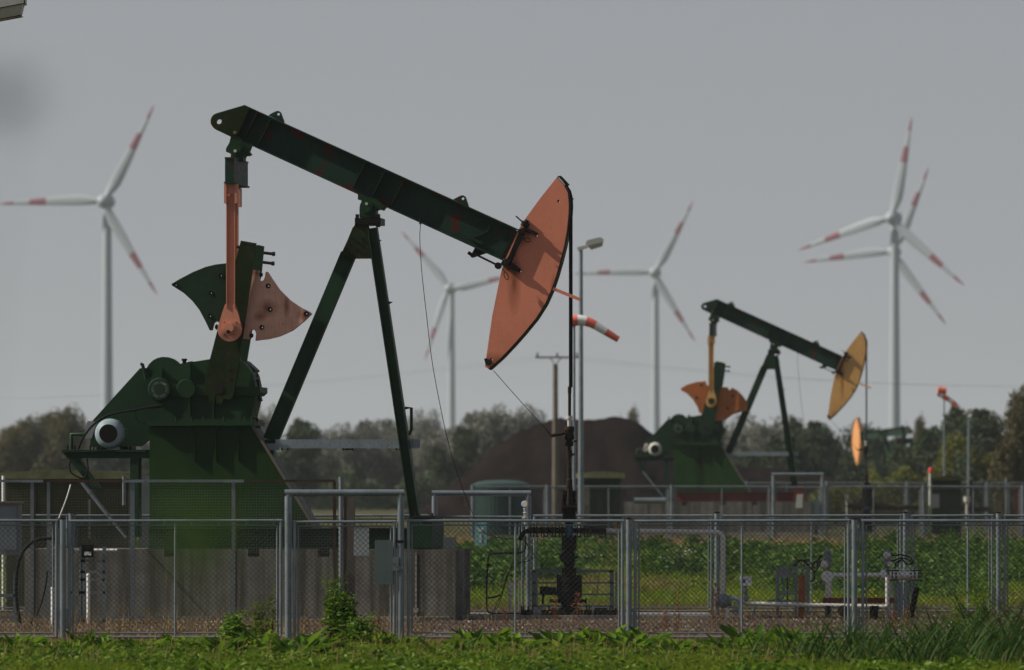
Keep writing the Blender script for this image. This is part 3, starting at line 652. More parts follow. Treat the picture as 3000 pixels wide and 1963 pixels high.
    # tail bearing, equaliser, pitman arms
    mb = MB(); prism(mb, zc(450, 250, 3.114, [(705, 465), (880, 548), (860, 600), (880, 625), (860, 640), (830, 640), (820, 660), (820, 690), (700, 690), (705, 625), (660, 605), (660, 575), (690, 525)]), -.16, .16, tr=Tl); tb = part(mb, 'tail_bearing', m['gear2'])
    mb = MB(); cy(mb, (692, 434), 21, -.22, -.16, 24, tr=Tl); cy(mb, (692, 434), 15, -.24, -.22, 24, tr=Tl); part(mb, 'bearing_cap', m['gear2'], tb)
    mb = MB(); cy(mb, (689.5, 443), 4.5, -.265, -.23, 10, tr=Tl); part(mb, 'grease_nipple', M['offwhite'], tb)
    mb = MB(); a = [Tl(p) for p in ((664, 469), (690, 469), (690, 541), (664, 541))]
    prism(mb, a, -.85, .85); mb.box(L(Tl((678, 505)), -.86), (.0, .0, 0)) if False else None
    prism(mb, [Tl(p) for p in ((661, 538), (694, 538), (694, 543), (661, 543))], -.87, .87); prism(mb, [Tl(p) for p in ((663, 466), (691, 466), (691, 470), (663, 470))], -.87, .87)
    part(mb, 'equaliser_beam', m['beam'])
    for y, k in ((-.73, 0), (.73, 1)):
        o = 0
        top = Tl((0, 578))[1]
        pm = MB(); h = 25 / K1; x0 = 679.5
        prism(pm, [(667, top), (692, top), (692, 905), (667, 905)], y, y + .02)
        for xx in (667, 690): prism(pm, [(xx, top), (xx + 2.4, top), (xx + 2.4, 905), (xx, 905)], y - .05, y)
        tear = [(664, 893), (692, 893), (703, 925)] + [(677 + 35.5 * math.cos(t), 967 - 35.5 * math.sin(t)) for t in np.linspace(.45, -math.pi - .45, 18)] + [(653, 925)]
        prism(pm, tear, y - .03, y + .05)
        pa = part(pm, 'pitman_arm', m['pit'])
        mb = MB(); prism(mb, [Tl(p) for p in ((661, 545), (668, 543), (668, 600), (661, 600))], y - .1, y + .09); prism(mb, [Tl(p) for p in ((692, 545), (699, 545), (699, 600), (692, 600))], y - .1, y + .09)
        prism(mb, [Tl(p) for p in ((667, 541), (692, 541), (692, 568), (689, 572), (670, 572), (667, 568))], y - .05, y + .05); part(mb, 'clevis', m['pit'], pa)
        mb = MB(); a = L((677, 963), y - .03); mb.lathe(a, (0, -1, 0), [(0, .115), (.03, .115), (.03, .085), (.09, .08), (.09, .0)], 22)
        for i in range(4):
            an = math.pi / 4 + i * math.pi / 2; q = a + Vector((math.cos(an) * .145, 0, math.sin(an) * .145)); mb.cyl(q, q + Vector((0, -.03, 0)), .016, 8)
        part(mb, 'wrist_pin_cap', m['pit'] if detail else m['green'], pa)
        if k == 0 and detail:
            mb = MB(); mb.cyl(L((673.5, 975), y - .13), L((673.5, 975), y - .1), .035, 10); mb.lathe(L((673.5, 975), y - .13), (0, -1, 0), [(0, .012), (.02, .012)], 8); part(mb, 'oiled_nipple', M['cast'], pa)
    # cranks
    cr = zc(450, 650, 2.596, [(672, 150), (787, 170), (630, 1240), (615, 1320), (590, 1355), (540, 1350), (525, 1390), (490, 1385), (480, 1310), (470, 1385), (425, 1365), (430, 1330), (395, 1320), (385, 1270), (410, 1150), (480, 880)])
    for y in (-.62, .5):
        mb = MB(); prism(mb, cr, y, y + .1); ca = part(mb, 'crank_arm', m['crank'] if y < 0 else m['green'])
        mb = MB(); cy(mb, (642.6, 1139), 15.5, y - .012, y, 24); part(mb, 'crankshaft_end', M['cast'], ca)
        if y < 0:
            mb = MB()
            for p in zc(450, 650, 2.596, [(702, 178), (743, 188), (455, 1103), (597, 1133), (437, 1170), (595, 1200)]): cy(mb, p, 4, y - .006, y, 8)
            part(mb, 'crank_hole', M['black'], ca)
        else:
            mb = MB()
            for a, b in (((820, 228), (905, 238)), ((815, 300), (900, 311)), ((625, 182), (660, 190))):
                q = zc(450, 650, 2.596, [a, b]); mb.cyl(L(q[0], .3), L(q[1], .3), .028, 10); mb.cyl(L(q[1], .3) - Vector((.02, 0, 0)), L(q[1], .3) + Vector((.03, 0, 0)), .038, 8)
            part(mb, 'weight_bolt', M['cast'], ca)
            mb = MB(); prism(mb, zc(450, 650, 2.596, [(790, 172), (838, 184), (820, 375), (705, 1068), (660, 1060), (760, 375)]), .0, .06); part(mb, 'crank_flange', m['green'], ca)
    if weights == 'a':
        wl = zc(450, 650, 2.596, [(640, 318), (555, 320), (480, 328), (400, 347), (300, 388), (200, 440), (140, 476), (145, 488), (235, 545), (300, 605), (355, 675), (400, 760), (432, 828), (447, 828), (455, 790), (465, 768), (485, 758), (503, 770), (510, 800), (520, 830), (600, 830)])
        wr = zc(450, 650, 2.596, [(757, 370), (803, 375), (803, 430), (812, 450), (825, 456), (842, 448), (850, 430), (858, 385), (870, 385), (905, 440), (960, 520), (1040, 600), (1120, 655), (1190, 690), (1205, 704), (1150, 758), (1060, 830), (960, 875), (880, 895), (780, 907), (785, 850), (775, 828), (758, 822), (742, 832), (725, 896), (670, 890), (680, 840)])
        hl = zc(450, 650, 2.596, [(173, 483), (516, 413), (441, 545), (434, 721)]); hr = zc(450, 650, 2.596, [(877, 492), (891, 670), (1167, 704), (829, 807)])
        for q, hs_, mt, yy, bo in ((wl, hl, m['wl'], -.5, [(484, 803)]), (wr, hr, m['wr'], -.46, [(820, 407), (748, 868)])):
            mb = MB(); prism(mb, q, yy, yy + .16, [circle(a, b, 3.0, 10) for a, b in hs_]); wo = part(mb, 'counterweight', mt)
            mb = MB()
            for a, b in hs_:
                prism(mb, circle(a, b, 7, 16), yy - .012, yy, [circle(a, b, 3.3, 12)])
            for p in zc(450, 650, 2.596, bo): mb.cyl(L((p[0] - 4, p[1]), yy), L((p[0] + 6, p[1]), yy), .032, 8); mb.cyl(L((p[0] - 1, p[1]), yy), L((p[0] + 2, p[1]), yy), .05, 8)
            part(mb, 'bolt_hole_ring', M['black'], wo)
    else:
        # pixel outlines of the fan shaped weights, given in the frame of the near pump
        cv = lambda pts: [(900 + ((1800 + x * .4497) - 2184) / .457, 1608 + ((820 + y * .4497) - 1470) / .457) for x, y in pts]
        wl = cv([(430, 708), (470, 684), (530, 666), (592, 660), (598, 684), (612, 692), (640, 690), (640, 860), (590, 870), (552, 868), (540, 830), (510, 780), (470, 740), (436, 722)])
        wr = cv([(690, 700), (735, 700), (742, 716), (756, 716), (762, 702), (800, 722), (836, 760), (862, 800), (858, 852), (815, 862), (765, 880), (715, 918), (706, 922), (700, 908), (688, 908), (680, 922), (652, 918), (660, 800)])
        for q, mt in ((wl, m['wl']), (wr, m['wr'])):
            mb = MB(); prism(mb, q, -.5, -.34); wo = part(mb, 'counterweight', mt)
            cx_ = sum(p[0] for p in q) / len(q); cz_ = sum(p[1] for p in q) / len(q)
            mb = MB()
            for dx, dy in ((20, -60), (-10, 20), (60, 40)): cy(mb, (cx_ + dx, cz_ + dy), 8, -.512, -.5, 12)
            part(mb, 'bolt_hole_ring', M['cast'], wo)
    return root

def P1m():
    return dict(skid=M['green'], pedestal=M['pedestal'], gear=M['gear'], gear2=M['gear'], green=M['green'], beam=M['beam'], head=M['orange'], pit=M['pitman'], crank=M['rustgreen'], wl=M['weightgreen'], wr=M['peach'], motor=None, black=M['green'])
PD = 118.4
make_pump((wx(900, PD), PD, 0), R(6), P1m(), 'large green pumpjack with faded orange horsehead and raised numeral 2, nearest of the pumpjacks')
m2 = P1m(); m2.update(skid=M['redskid'], pedestal=M['pedestal2'], head=M['yellow'], pit=M['yellow'], wl=M['deeporange'], wr=M['deeporange'], motor=M['offwhite'], crank=M['green'])
PD2 = 20000 / 77.2; g2 = wz(1470, PD2) - 1.213
make_pump((wx(2184, PD2), PD2, g2), R(6), m2, 'green pumpjack with weathered yellow horsehead on a red skid, right of the soil heap', weights='b', detail=False)
m3 = P1m(); m3.update(head=M['yellow'], wl=M['green'], wr=M['green'], motor=M['offwhite'], pedestal=M['green'], head2=0)
M['thirdhead'] = paint('bright_orange_paint', (.70, .33, .13), var=.06, streak=.1)  # brighter orange for the distant horsehead
m3['head'] = M['thirdhead']; m3['pit'] = M['green']
PD3 = 20000 / 39.5
make_pump((wx(2538, PD3) + 2.2 , PD3 + 3.2, wz(1300, PD3) - 6.75), R(180 + 52), m3, 'distant pumpjack half hidden by bushes, its orange horsehead seen almost edge on', turn=R(20), weights='b', detail=False)

# plinths
def plinth(loc_fn, yaw, x0, x1, label, root_xy, z0, k, notches, step=None):
    root = thing('concrete_plinth', (root_xy[0], root_xy[1], z0), label, 'plinth', 'pump foundations', -yaw)
    H = 205 / 169
    lx = lambda px, y=-1.0: (px - 900) / (169 * math.cos(yaw)) - y * math.tan(yaw)
    xs = [x0] + [v for a, b in notches for v in (a, b)] + [step or x1]
    poly = [(lx(xs[0]), -.15), (lx(xs[0]), H)]
    for a, b in notches:
        poly += [(lx(a), H), (lx(a), H - .13), (lx(b), H - .13), (lx(b), H)]
    poly += [(lx(xs[-1]), H), (lx(xs[-1]), -.15)]
    mb = MB(); mb.prism(poly, -1.0, 1.15); b0 = mb.build('footing_block', M['concrete'], root, world=False)
    if step:
        mb = MB(); mb.prism([(lx(step, -1.12), -.15), (lx(step, -1.12), H - .004), (lx(x1, -1.12), H - .004), (lx(x1, -1.12), -.15)], -1.12, 1.15)
        b1 = mb.build('footing_block', M['concrete'], root, world=False)
        mb = MB(); mb.box((lx(1222, -1.12), -1.125, .6), (.03, .012, 1.1)); mb.cyl((lx(1222, -1.12), -1.12, .17), (lx(1222, -1.12), -1.14, .17), .05, 12); mb.build('drain_strip', M['slab'], b1, world=False)
    mb = MB()
    for a, b in notches: mb.box(((lx(a) + lx(b)) / 2, -.93, H - .03), ((b - a) / 169 * .96, .1, .075))
    mb.build('notch_block', M['cast'], root, world=False)
    mb = MB(); mb.box((lx((x0 + x1) / 2), -1.2, .0), ((x1 - x0) / 169 * .99, .35, .12)); mb.build('toe_slab', M['slab'], root, world=False)
    return root
plinth(None, R(6), 78, 1337, 'long stained concrete plinth under the nearest pumpjack', (wx(900, PD), PD), 0, 169, [(488, 523), (732, 766), (936, 970)], 1017)
plinth(None, R(6), 120, 1337, 'distant concrete plinth under the yellow headed pumpjack', (wx(2184, PD2), PD2), g2, 77, [(488, 523), (732, 766), (936, 970)], None)

# ------------------------------------------------------------------ fences
def mesh_wires(mb, x0, x1, y, z0, z1, pitch=.078, r=.0032):
    for sg in (1, -1):
        n = int(((x1 - x0) + (z1 - z0) / 1.0) / pitch) + 1
        for i in range(n + 1):
            c = i * pitch
            if sg == 1:
                a = (x0 + c - (z1 - z0), z0); b = (x0 + c, z1)
            else: a = (x0 + c - (z1 - z0), z1); b = (x0 + c, z0)
            # clip in x
            (ax, az), (bx, bz) = a, b
            if bx <= x0 or ax >= x1: continue
            if ax < x0: t = (x0 - ax) / (bx - ax); ax, az = x0, az + (bz - az) * t
            if bx > x1: t = (x1 - ax) / (bx - ax) if bx != ax else 0; bx, bz = x1, az + (bz - az) * t
            if abs(bx - ax) < .01: continue
            mb.tube([(ax, y + sg * r * .8, az), (bx, y + sg * r * .8, bz)], r, 3, False)
def panel(root, px0, px1, d, fm='galv', z0=.06, z1=1.80, mid=True, gz0=0, wr=.0032, wob=True, name='panel_frame', pitch=.078):
    x0, x1 = wx(px0, d), wx(px1, d); z0 += gz0; z1 += gz0
    t = random.uniform(-.006, .006) if wob else 0
    mb = MB(); r = .022
    mb.tube([(x0 + r, d, z0 + r), (x0 + r, d, z1 - r)], r, 10); mb.tube([(x1 - r, d, z0 + r), (x1 - r, d, z1 - r)], r, 10)
    mb.tube([(x0, d, z1 - r + t), (x1, d, z1 - r - t)], r, 10); mb.tube([(x0, d, z0 + r), (x1, d, z0 + r)], r, 10)
    fr = mb.build(name, M[fm], root)
    i = .075
    mb = MB()
    for a, b in (((x0 + i, z0 + i), (x0 + i, z1 - i)), ((x1 - i, z0 + i), (x1 - i, z1 - i)), ((x0 + i, z1 - i - .01), (x1 - i, z1 - i - .01)), ((x0 + i, z0 + i + .01), (x1 - i, z0 + i + .01))):
        mb.tube([(a[0], d, a[1]), (b[0], d, b[1])], .012, 6)
    for q in np.arange(x0 + .2, x1 - .1, .4): mb.box((q, d, z1 - .06), (.015, .03, .06))
    mb.build('tension_bar', M['galvdull'], fr)
    if mid:
        xm = (x0 + x1) / 2; mb = MB(); mb.tube([(xm, d, z0 + .03), (xm, d, z1 - .05)], .016, 8); mb.build('middle_bar', M['galv'], fr)
    mb = MB(); mesh_wires(mb, x0 + .05, x1 - .05, d, z0 + .05, z1 - .05, pitch=pitch, r=wr); o = mb.build('wire_mesh', M['wire'], fr); o['kind'] = 'stuff'
    return fr
def post(root, px, d, ztop, r=.044, z0=-.1, cap=True):
    x = wx(px, d); mb = MB(); mb.cyl((x, d, z0), (x, d, ztop), r, 14); po = mb.build('post', M['galv'], root)
    if cap: mb = MB(); mb.lathe((x, d, ztop), (0, 0, 1), [(0, r + .006), (.018, r + .006), (.03, r * .6), (.032, 0)], 14); mb.build('post_cap', M['black'], po)
    mb = MB()
    for sg in (-1, 1):
        for zz in (ztop - .28, z0 + .45):
            mb.box((x + sg * (r + .025), d, zz), (.03, .03, .3)); mb.box((x + sg * (r + .012), d, zz + .12), (.03, .05, .03)); mb.box((x + sg * (r + .012), d, zz - .12), (.03, .05, .03))
    mb.build('bracket', M['galvdull'], po)
    return po
def portal(root, px0, px1, d, ztop, r=.05, z0=-.1):
    x0, x1 = wx(px0, d) + r, wx(px1, d) - r; mb = MB()
    mb.tube([(x0, d, z0), (x0, d, ztop - r)], r, 14); mb.tube([(x1, d, z0), (x1, d, ztop - r)], r, 14); mb.tube([(x0 - r, d, ztop - r), (x1 + r, d, ztop - r)], r * 1.02, 14)
    po = mb.build('gate_portal', M['galv'], root); return po
D1 = 99.5
ff = thing('chain_link_fence', (0, D1, 0), 'front chain link fence of galvanised framed panels across the whole foreground', 'fence', 'galvanised fences round the well pads')
for a, b in ((-480, 170), (199, 827), (1192, 1828), (1857, 2490), (2523, 3148)): panel(ff, a, b, D1)
for px in (184, 1842, 2503, 3160): post(ff, px, D1, 1.80)
portal(ff, 834, 1184, D1, 2.235)
gt = thing('mesh_gate', (wx(1160, D1), D1 - .02, 0), 'single mesh gate leaf closed in the front fence portal', 'gate', 'mesh gates')
fr = panel(gt, 859, 1160, D1 - .02, 'galv', .03, 1.785, mid=False, name='gate_frame')
mb = MB(); mb.box((wx(1125, D1), D1 - .05, wz(1647, D1)), (54 / 201, .008, 130 / 201)); lp = mb.build('lock_plate', M['plate'], gt)
mb = MB(); mb.box((wx(1160, D1), D1 - .07, wz(1652, D1)), (.09, .05, .2)); mb.cyl((wx(1152, D1), D1 - .1, wz(1648, D1)), (wx(1172, D1), D1 - .1, wz(1664, D1)), .014, 8); mb.box((wx(1172, D1), D1 - .07, wz(1665, D1)), (.1, .06, .05)); mb.build('lock', M['galvdull'], gt)
mb = MB(); mb.box((wx(1174, D1), D1 - .04, wz(1586, D1)), (.1, .1, .03)); mb.build('strap', M['black'], gt)
mb = MB(); mb.prism([(wx(1037, D1), wz(1545, D1)), (wx(1043, D1), wz(1539, D1)), (wx(1076, D1), wz(1539, D1)), (wx(1081, D1), wz(1545, D1)), (wx(1081, D1), wz(1628, D1)), (wx(1036, D1), wz(1628, D1))], D1 + .02, D1 + .024)
tag(mb.build('blank_sign', M['white'], loc=(wx(1058, D1), D1 + .02, wz(1585, D1))), 'blank white sign hung behind the mesh of the front gate', 'sign')
D2 = 121.2
bf = thing('chain_link_fence', (0, D2, 0), 'rear chain link fence of galvanised framed panels standing behind the plinth and wellhead', 'fence', 'galvanised fences round the well pads')
for a, b in ((-330, 200), (215, 740), (755, 1255), (1562, 2088), (2113, 2642), (2668, 2910), (2940, 3480)): panel(bf, a, b, D2, pitch=.078, mid=b - a > 300)
for px in (208, 748, 2100, 2652, 2925): post(bf, px, D2, 1.82)
portal(bf, 1265, 1556, D2 - 1.2, 2.225)
g2_ = thing('mesh_gate', (wx(1290, D2), D2 - 1.2, 0), 'mesh gate leaf with dark lock plate in the rear fence portal beside the plinth', 'gate', 'mesh gates')
panel(g2_, 1286, 1534, D2 - 1.2, 'galv', .03, 1.785, mid=False, name='gate_frame')
mb = MB(); mb.box((wx(1319, D2), D2 - 1.24, wz(1632, D2)), (40 / 165, .008, 120 / 165)); mb.build('lock_plate', M['greybox'], g2_)
mb = MB(); mb.box((wx(1409, D2), D2 - 1.26, wz(1563, D2)), (35 / 165, .006, 68 / 165)); sgn = mb.build('hazard_sign', M['tealsign'], loc=(wx(1409, D2), D2 - 1.26, wz(1563, D2))); tag(sgn, 'pale teal sign with faint white marks on the rear gate', 'sign')
mb = MB(); mb.box((wx(1409, D2), D2 - 1.265, wz(1551, D2)), (.1, .004, .06)); mb.box((wx(1409, D2), D2 - 1.265, wz(1575, D2)), (.03, .004, .16)); mb.build('sign_mark', M['white'], sgn)

# second pad's fences, far
g3 = .6
D3 = 225.0
f3 = thing('chain_link_fence', (0, D3, g3), 'out of focus fence and gate portal in front of the second pumpjack', 'fence', 'galvanised fences round the well pads')
for a, b in ((1388, 1600), (1606, 1960), (1974, 2256), (2418, 2700), (2710, 2992), (3000, 3290)): panel(f3, a, b, D3, 'galvdull', gz0=g3, wr=.003)
for px in (1384, 1603, 1967, 2705, 2996): post(f3, px, D3, g3 + 1.83, z0=g3 - .2, cap=False)
portal(f3, 2261, 2413, D3, 2.83, z0=.4)
g4_ = thing('mesh_gate', (wx(2390, D3), D3, g3), 'distant gate leaf with pale sign in the second pad fence', 'gate', 'mesh gates')
panel(g4_, 2268, 2405, D3 - .02, 'galvdull', .03, 1.78, gz0=g3, mid=False, name='gate_frame')
mb = MB(); mb.box((wx(2388, D3), D3 - .06, wz(1497, D3)), (.3, .01, .75)); mb.build('lock_plate', M['plate'], g4_)
mb = MB(); mb.prism([(wx(2334, D3), wz(1448, D3)), (wx(2352, D3), wz(1448, D3)), (wx(2350, D3), wz(1488, D3)), (wx(2331, D3), wz(1488, D3))], D3 - .1, D3 - .09); tag(mb.build('blank_sign', M['offwhite'], loc=(wx(2341, D3), D3 - .1, wz(1468, D3))), 'small pale sign on the distant gate under the second pumpjack', 'sign')
D4 = 285.0
f4 = thing('chain_link_fence', (0, D4, g3), 'blurred rear fence behind the second pumpjack and its pipework', 'fence', 'galvanised fences round the well pads')
for i, a in enumerate(range(2190, 3300, 235)): panel(f4, a, a + 229, D4, 'galvdull', z1=2.0, gz0=g3, wr=.003); post(f4, a - 3, D4, g3 + 2.05, z0=g3 - .2, cap=False)

# guard fence of square mesh round the crank
D5 = 116.3
gf = thing('crank_guard_fence', (wx(480, D5), D5, 0), 'square mesh guard fence with rusty flat top rail in front of the crank', 'fence')
k5 = F / D5
def gpanel(px0, px1, rusty):
    x0, x1 = wx(px0, D5), wx(px1, D5); zt = wz(1409, D5); z0 = wz(1812, D5)
    mb = MB(); mb.box(((x0 + x1) / 2, D5, zt), (x1 - x0, .05, .045)); rail = mb.build('top_rail', M['brownsteel' if rusty else 'galvdull'], gf)
    mb = MB(); mb.box(((x0 + x1) / 2, D5, z0 + .02), (x1 - x0, .05, .05)); mb.build('bottom_rail', M['galvdull'], gf)
    mb = MB()
    for x in np.arange(x0 + .045, x1, .0465): mb.tube([(x, D5 - .01, z0), (x, D5 - .01, zt)], .0013, 3, False)
    for z in np.arange(z0 + .045, zt, .0465): mb.tube([(x0, D5 - .013, z), (x1, D5 - .013, z)], .0013, 3, False)
    o = mb.build('grid_mesh', M['gridwire'], gf); o['kind'] = 'stuff'
for a, b, r_ in ((-80, 95, 0), (97, 388, 1), (392, 684, 0), (688, 982, 1)): gpanel(a, b, r_)
for px, wpx, mt in ((95, 11, 'galvdull'), (102, 5, 'brownsteel'), (142, 9, 'galvdull'), (388, 13, 'galvdull'), (684, 11, 'galvdull'), (692, 5, 'brownsteel'), (980, 9, 'brownsteel')):
    mb = MB(); mb.box((wx(px, D5), D5 + .01, (wz(1409, D5) + 0.0) / 2), (wpx / k5, .06, wz(1409, D5) + .0)); mb.build('upright', M[mt], gf)
mb = MB()
for a, b in ((66, 127), (358, 421), (658, 715)): mb.box((wx((a + b) / 2, D5), D5 - .03, wz(1409.5, D5)), ((b - a) / k5, .012, .05))
mb.build('joint_plate', M['galv'], gf)
mb = MB(); mb.cyl((wx(999, D5), D5, -.1), (wx(999, D5), D5, wz(1401, D5)), .042, 14); mb.lathe((wx(999, D5), D5, wz(1401, D5)), (0, 0, 1), [(0, .045), (.02, .045)], 14); tag(mb.build('steel_post', M['galvdull'], loc=(wx(999, D5), D5, 0)), 'round steel post beside the timber column right of the guard fence', 'post')
tp = thing('timber_column', (wx(1024, D5 + .3), D5 + .3, 0), 'grey weathered square column with bolts on top beside the round post', 'post')
mb = MB(); mb.box((wx(1029, D5 + .3), D5 + .3, .9), (.13, .2, 2.9 - .34)); mb.build('timber', M['wood'], tp)
mb = MB(); mb.box((wx(1012, D5 + .3), D5 + .28, .9), (.05, .1, 2.56)); mb.build('channel', M['brownsteel'], tp)
mb = MB()
for px in (1015, 1036): mb.tube([(wx(px, D5 + .3), D5 + .3, 2.17), (wx(px, D5 + .3), D5 + .3, 2.22), (wx(px + 4, D5 + .3), D5 + .3, 2.21)], .012, 6)
mb.build('eye_bolt', M['cast'], tp)

# ------------------------------------------------------------------ wellhead and pipework in front of the rear fence
D6 = 118.4; k6 = F / D6
z3 = lambda x, y: (1250 + x / 2.54, 1350 + y / 2.54)
def w3(x, y, d=D6): a, b = z3(x, y); return W(a, b, d)
xc = 1061
wh = thing('wellhead', (w3(xc, 0).x, D6, 0), 'black flanged wellhead stack below the horsehead cable', 'wellhead')
def lz(mb, pts, d=D6, x=xc, n=20):
    P0 = w3(x, pts[0][0], d); mb.lathe(P0, (0, 0, -1), [((t - pts[0][0]) / 2.54 / (F / d), r / 2.54 / (F / d)) for t, r in pts], n)
mb = MB(); lz(mb, [(150, 16), (175, 22), (200, 27), (228, 30), (228, 40), (234, 40)]); mb.build('stuffing_box', M['cast'], wh)
for a, b, r in ((234, 256, 52), (262, 285, 52), (328, 348, 58), (395, 435, 50), (568, 590, 56), (615, 640, 56)):
    mb = MB(); lz(mb, [(a, r), (b, r)]); f_ = mb.build('flange', M['cast'] if r != 58 else M['brownsteel'], wh)
    mb = MB()
    for i in range(8):
        an = i * math.pi / 4 + .2; c = w3(xc, a) + Vector((math.cos(an), math.sin(an), 0)) * (r - 7) / 2.54 / k6; mb.cyl(c + Vector((0, 0, .03)), c - Vector((0, 0, .12)), .016, 6)
    mb.build('stud', M['black'], f_)
mb = MB(); lz(mb, [(285, 45), (300, 38), (328, 38)]); lz(mb, [(348, 44), (395, 44)]); lz(mb, [(435, 50), (450, 50), (455, 32), (470, 32)]); mb.build('blowout_preventer', M['black'], wh)
mb = MB(); lz(mb, [(468, 30), (570, 30)]); mb.build('riser', M['paleblue'], wh)
mb = MB(); lz(mb, [(590, 38), (615, 38)]); lz(mb, [(640, 34), (670, 34), (690, 42), (760, 46), (790, 32), (800, 50), (830, 50), (835, 34), (870, 36)]); mb.cyl(w3(1035, 715) - Vector((0, .25, 0)), w3(1035, 715) + Vector((0, .1, 0)), .11, 16); mb.box(w3(1000, 710), (.06, .12, .1)); mb.cyl(w3(1090, 720), w3(1125, 718), .02, 8); mb.build('gate_valve', M['black'], wh)
mb = MB(); lz(mb, [(868, 90), (900, 94), (902, 84), (960, 88), (965, 97), (1010, 97), (1012, 86), (1060, 88), (1062, 60), (1090, 58), (1092, 80), (1110, 80), (1112, 48), (1175, 48)]); mb.build('casing_head', M['black'], wh)
mb = MB()
for sx in (-85, -65, -40, 40, 65, 85):
    for y0 in (850,): mb.cyl(w3(xc + sx, y0 - 0, D6 - .1), w3(xc + sx, 1010, D6 - .1), .022, 8)
for sx in (-45, 0, 45): mb.cyl(w3(xc + sx, 795, D6 - .1), w3(xc + sx, 900, D6 - .1), .02, 8)
mb.build('stud_bolt', M['cast'], wh)
mb = MB(); lz(mb, [(935, 34), (990, 34)], x=875, n=12); mb.cyl(w3(890, 970), w3(965, 970), .07, 12); mb.cyl(w3(868, 990), w3(862, 1070), .02, 8); mb.cyl(w3(915, 1042), w3(1190, 1042), .03, 10); mb.cyl(w3(1180, 1042), w3(1192, 1042), .05, 8); mb.build('side_outlet', M['black'], wh)
# cross pipe with flanges
mb = MB(); mb.cyl(w3(760, 518), w3(1030, 518), .055, 14); mb.cyl(w3(1090, 520), w3(1330, 520), .045, 14); mb.build('cross_pipe', M['cast'], wh)
mb = MB()
for x in (772, 792, 815, 850, 868, 893, 930, 955, 985, 1005): mb.cyl(w3(x, 518), w3(x + 8, 518), .125, 16)
for x in (1120, 1140, 1170, 1195, 1215, 1280, 1300, 1325): mb.cyl(w3(x, 520), w3(x + 7, 520), .125 if x != 1215 else .1, 16)
mb.build('pipe_flange', M['cast'], wh)
mb = MB()
for x in (780, 822, 875, 940, 990, 1130, 1180, 1210, 1290, 1315):
    for dz in (-.1, .1): mb.cyl(w3(x - 8, 518, D6 - .12) + Vector((0, 0, dz)), w3(x + 18, 518, D6 - .12) + Vector((0, 0, dz)), .014, 6)
    mb.lathe(w3(x + 3, 518, D6 - .06), (0, -1, 0), [(0, .045), (.05, .045)], 10)
mb.build('flange_bolt', M['brownsteel'], wh)
mb = MB(); mb.tube(elbow([w3(760, 520), w3(722, 530), w3(700, 570), w3(690, 590)], .1), .04, 12); mb.build('hose_end', M['cast'], wh)
fl = thing('flow_line', (wx(2115, D6), D6, 0), 'grey painted pipe running right from the wellhead and turning down to a ball valve', 'pipe')
mb = MB(); mb.tube(elbow([w3(1330, 520), W(1835, 1556, D6), W(2118, 1560, D6), W(2118, 1745, D6)], .12), .045, 14); mb.build('pipe', M['pipe'], fl)
mb = MB(); c = W(2119, 1760, D6); mb.lathe(c, (0, -1, .2), [(-.1, .05), (-.09, .11), (.0, .13), (.07, .11), (.1, .05)], 18, True); mb.lathe(c, (1, 0, 0), [(-.14, .1), (-.09, .1), (-.09, .07), (.09, .07), (.09, .1), (.14, .1)], 16); mb.build('ball_valve', M['galvdull'], fl)
mb = MB(); mb.tube(elbow([W(2128, 1752, D6), W(2160, 1752, D6), W(2185, 1768, D6), W(2590, 1778, D6 - .3), W(2600, 1776, D6 - .3), W(2600, 1690, D6 - .3)], .1), .038, 12); mb.build('pipe', M['pipe'], fl)
mb = MB()
for px in (2131, 2170): mb.cyl(W(px, 1765, D6), W(px, 1812, D6), .028, 10)
mb.build('support', M['white'], fl)
mb = MB(); mb.cyl(W(2425, 1775, D6 - .3) - Vector((0, 0, 0)), W(2425, 1812, D6 - .3), .05, 10)
mb.box(W(2560, 1795, D6 - .3), (.15, .15, .24)); mb.lathe(W(2470, 1790, D6 - .3), (0, -1, 0), [(0, .1), (.03, .1)], 12)
mb.build('pipe_stand', M['black'], fl)
mb = MB(); mb.box(W(2515, 1759, D6), (210 / k6, .12, 15 / k6)); tag(mb.build('steel_joist', M['redskid'], loc=tuple(W(2515, 1759, D6))), 'dark red steel joist lying across the stands under the silver pipework', 'joist')
# brass drain tube
mb = MB(); mb.tube(elbow([w3(1397, 455), w3(1390, 560), w3(1390, 710), w3(1290, 805), w3(1262, 1005)], .06), .012, 8); mb.cyl(w3(1390, 575), w3(1390, 610), .03, 8); mb.box(w3(1403, 478), (.06, .06, .12)); tag(mb.build('drain_tube', M['brass'], loc=tuple(w3(1390, 1000))), 'thin brass tube bent down from the right cross pipe of the wellhead', 'tube')
# rack frame round the wellhead
rk = thing('pipe_rack', (w3(1090, 1150).x, D6 + .4, 0), 'low grey steel rail frame standing round the wellhead foot', 'frame')
mb = MB()
for y, t in ((820, .05), (908, .03), (994, .03), (1082, .03)): mb.box(w3(1090, y, D6 + .4), ((1400 - 790) / 2.54 / k6, .06, t))
mb.build('rail', M['galvdull'], rk)
for x in (795, 1378):
    mb = MB(); mb.box(w3(x, 990, D6 + .4), (.07, .06, 350 / 2.54 / k6)); mb.build('leg', M['galvdull'], rk)
mb = MB(); mb.box(w3(1410, 990, D6 + 1.2), (.035, .06, 350 / 2.54 / k6)); mb.box(w3(810, 990, D6 + 1.2), (.035, .06, 350 / 2.54 / k6)); mb.build('leg', M['galvdull'], rk)
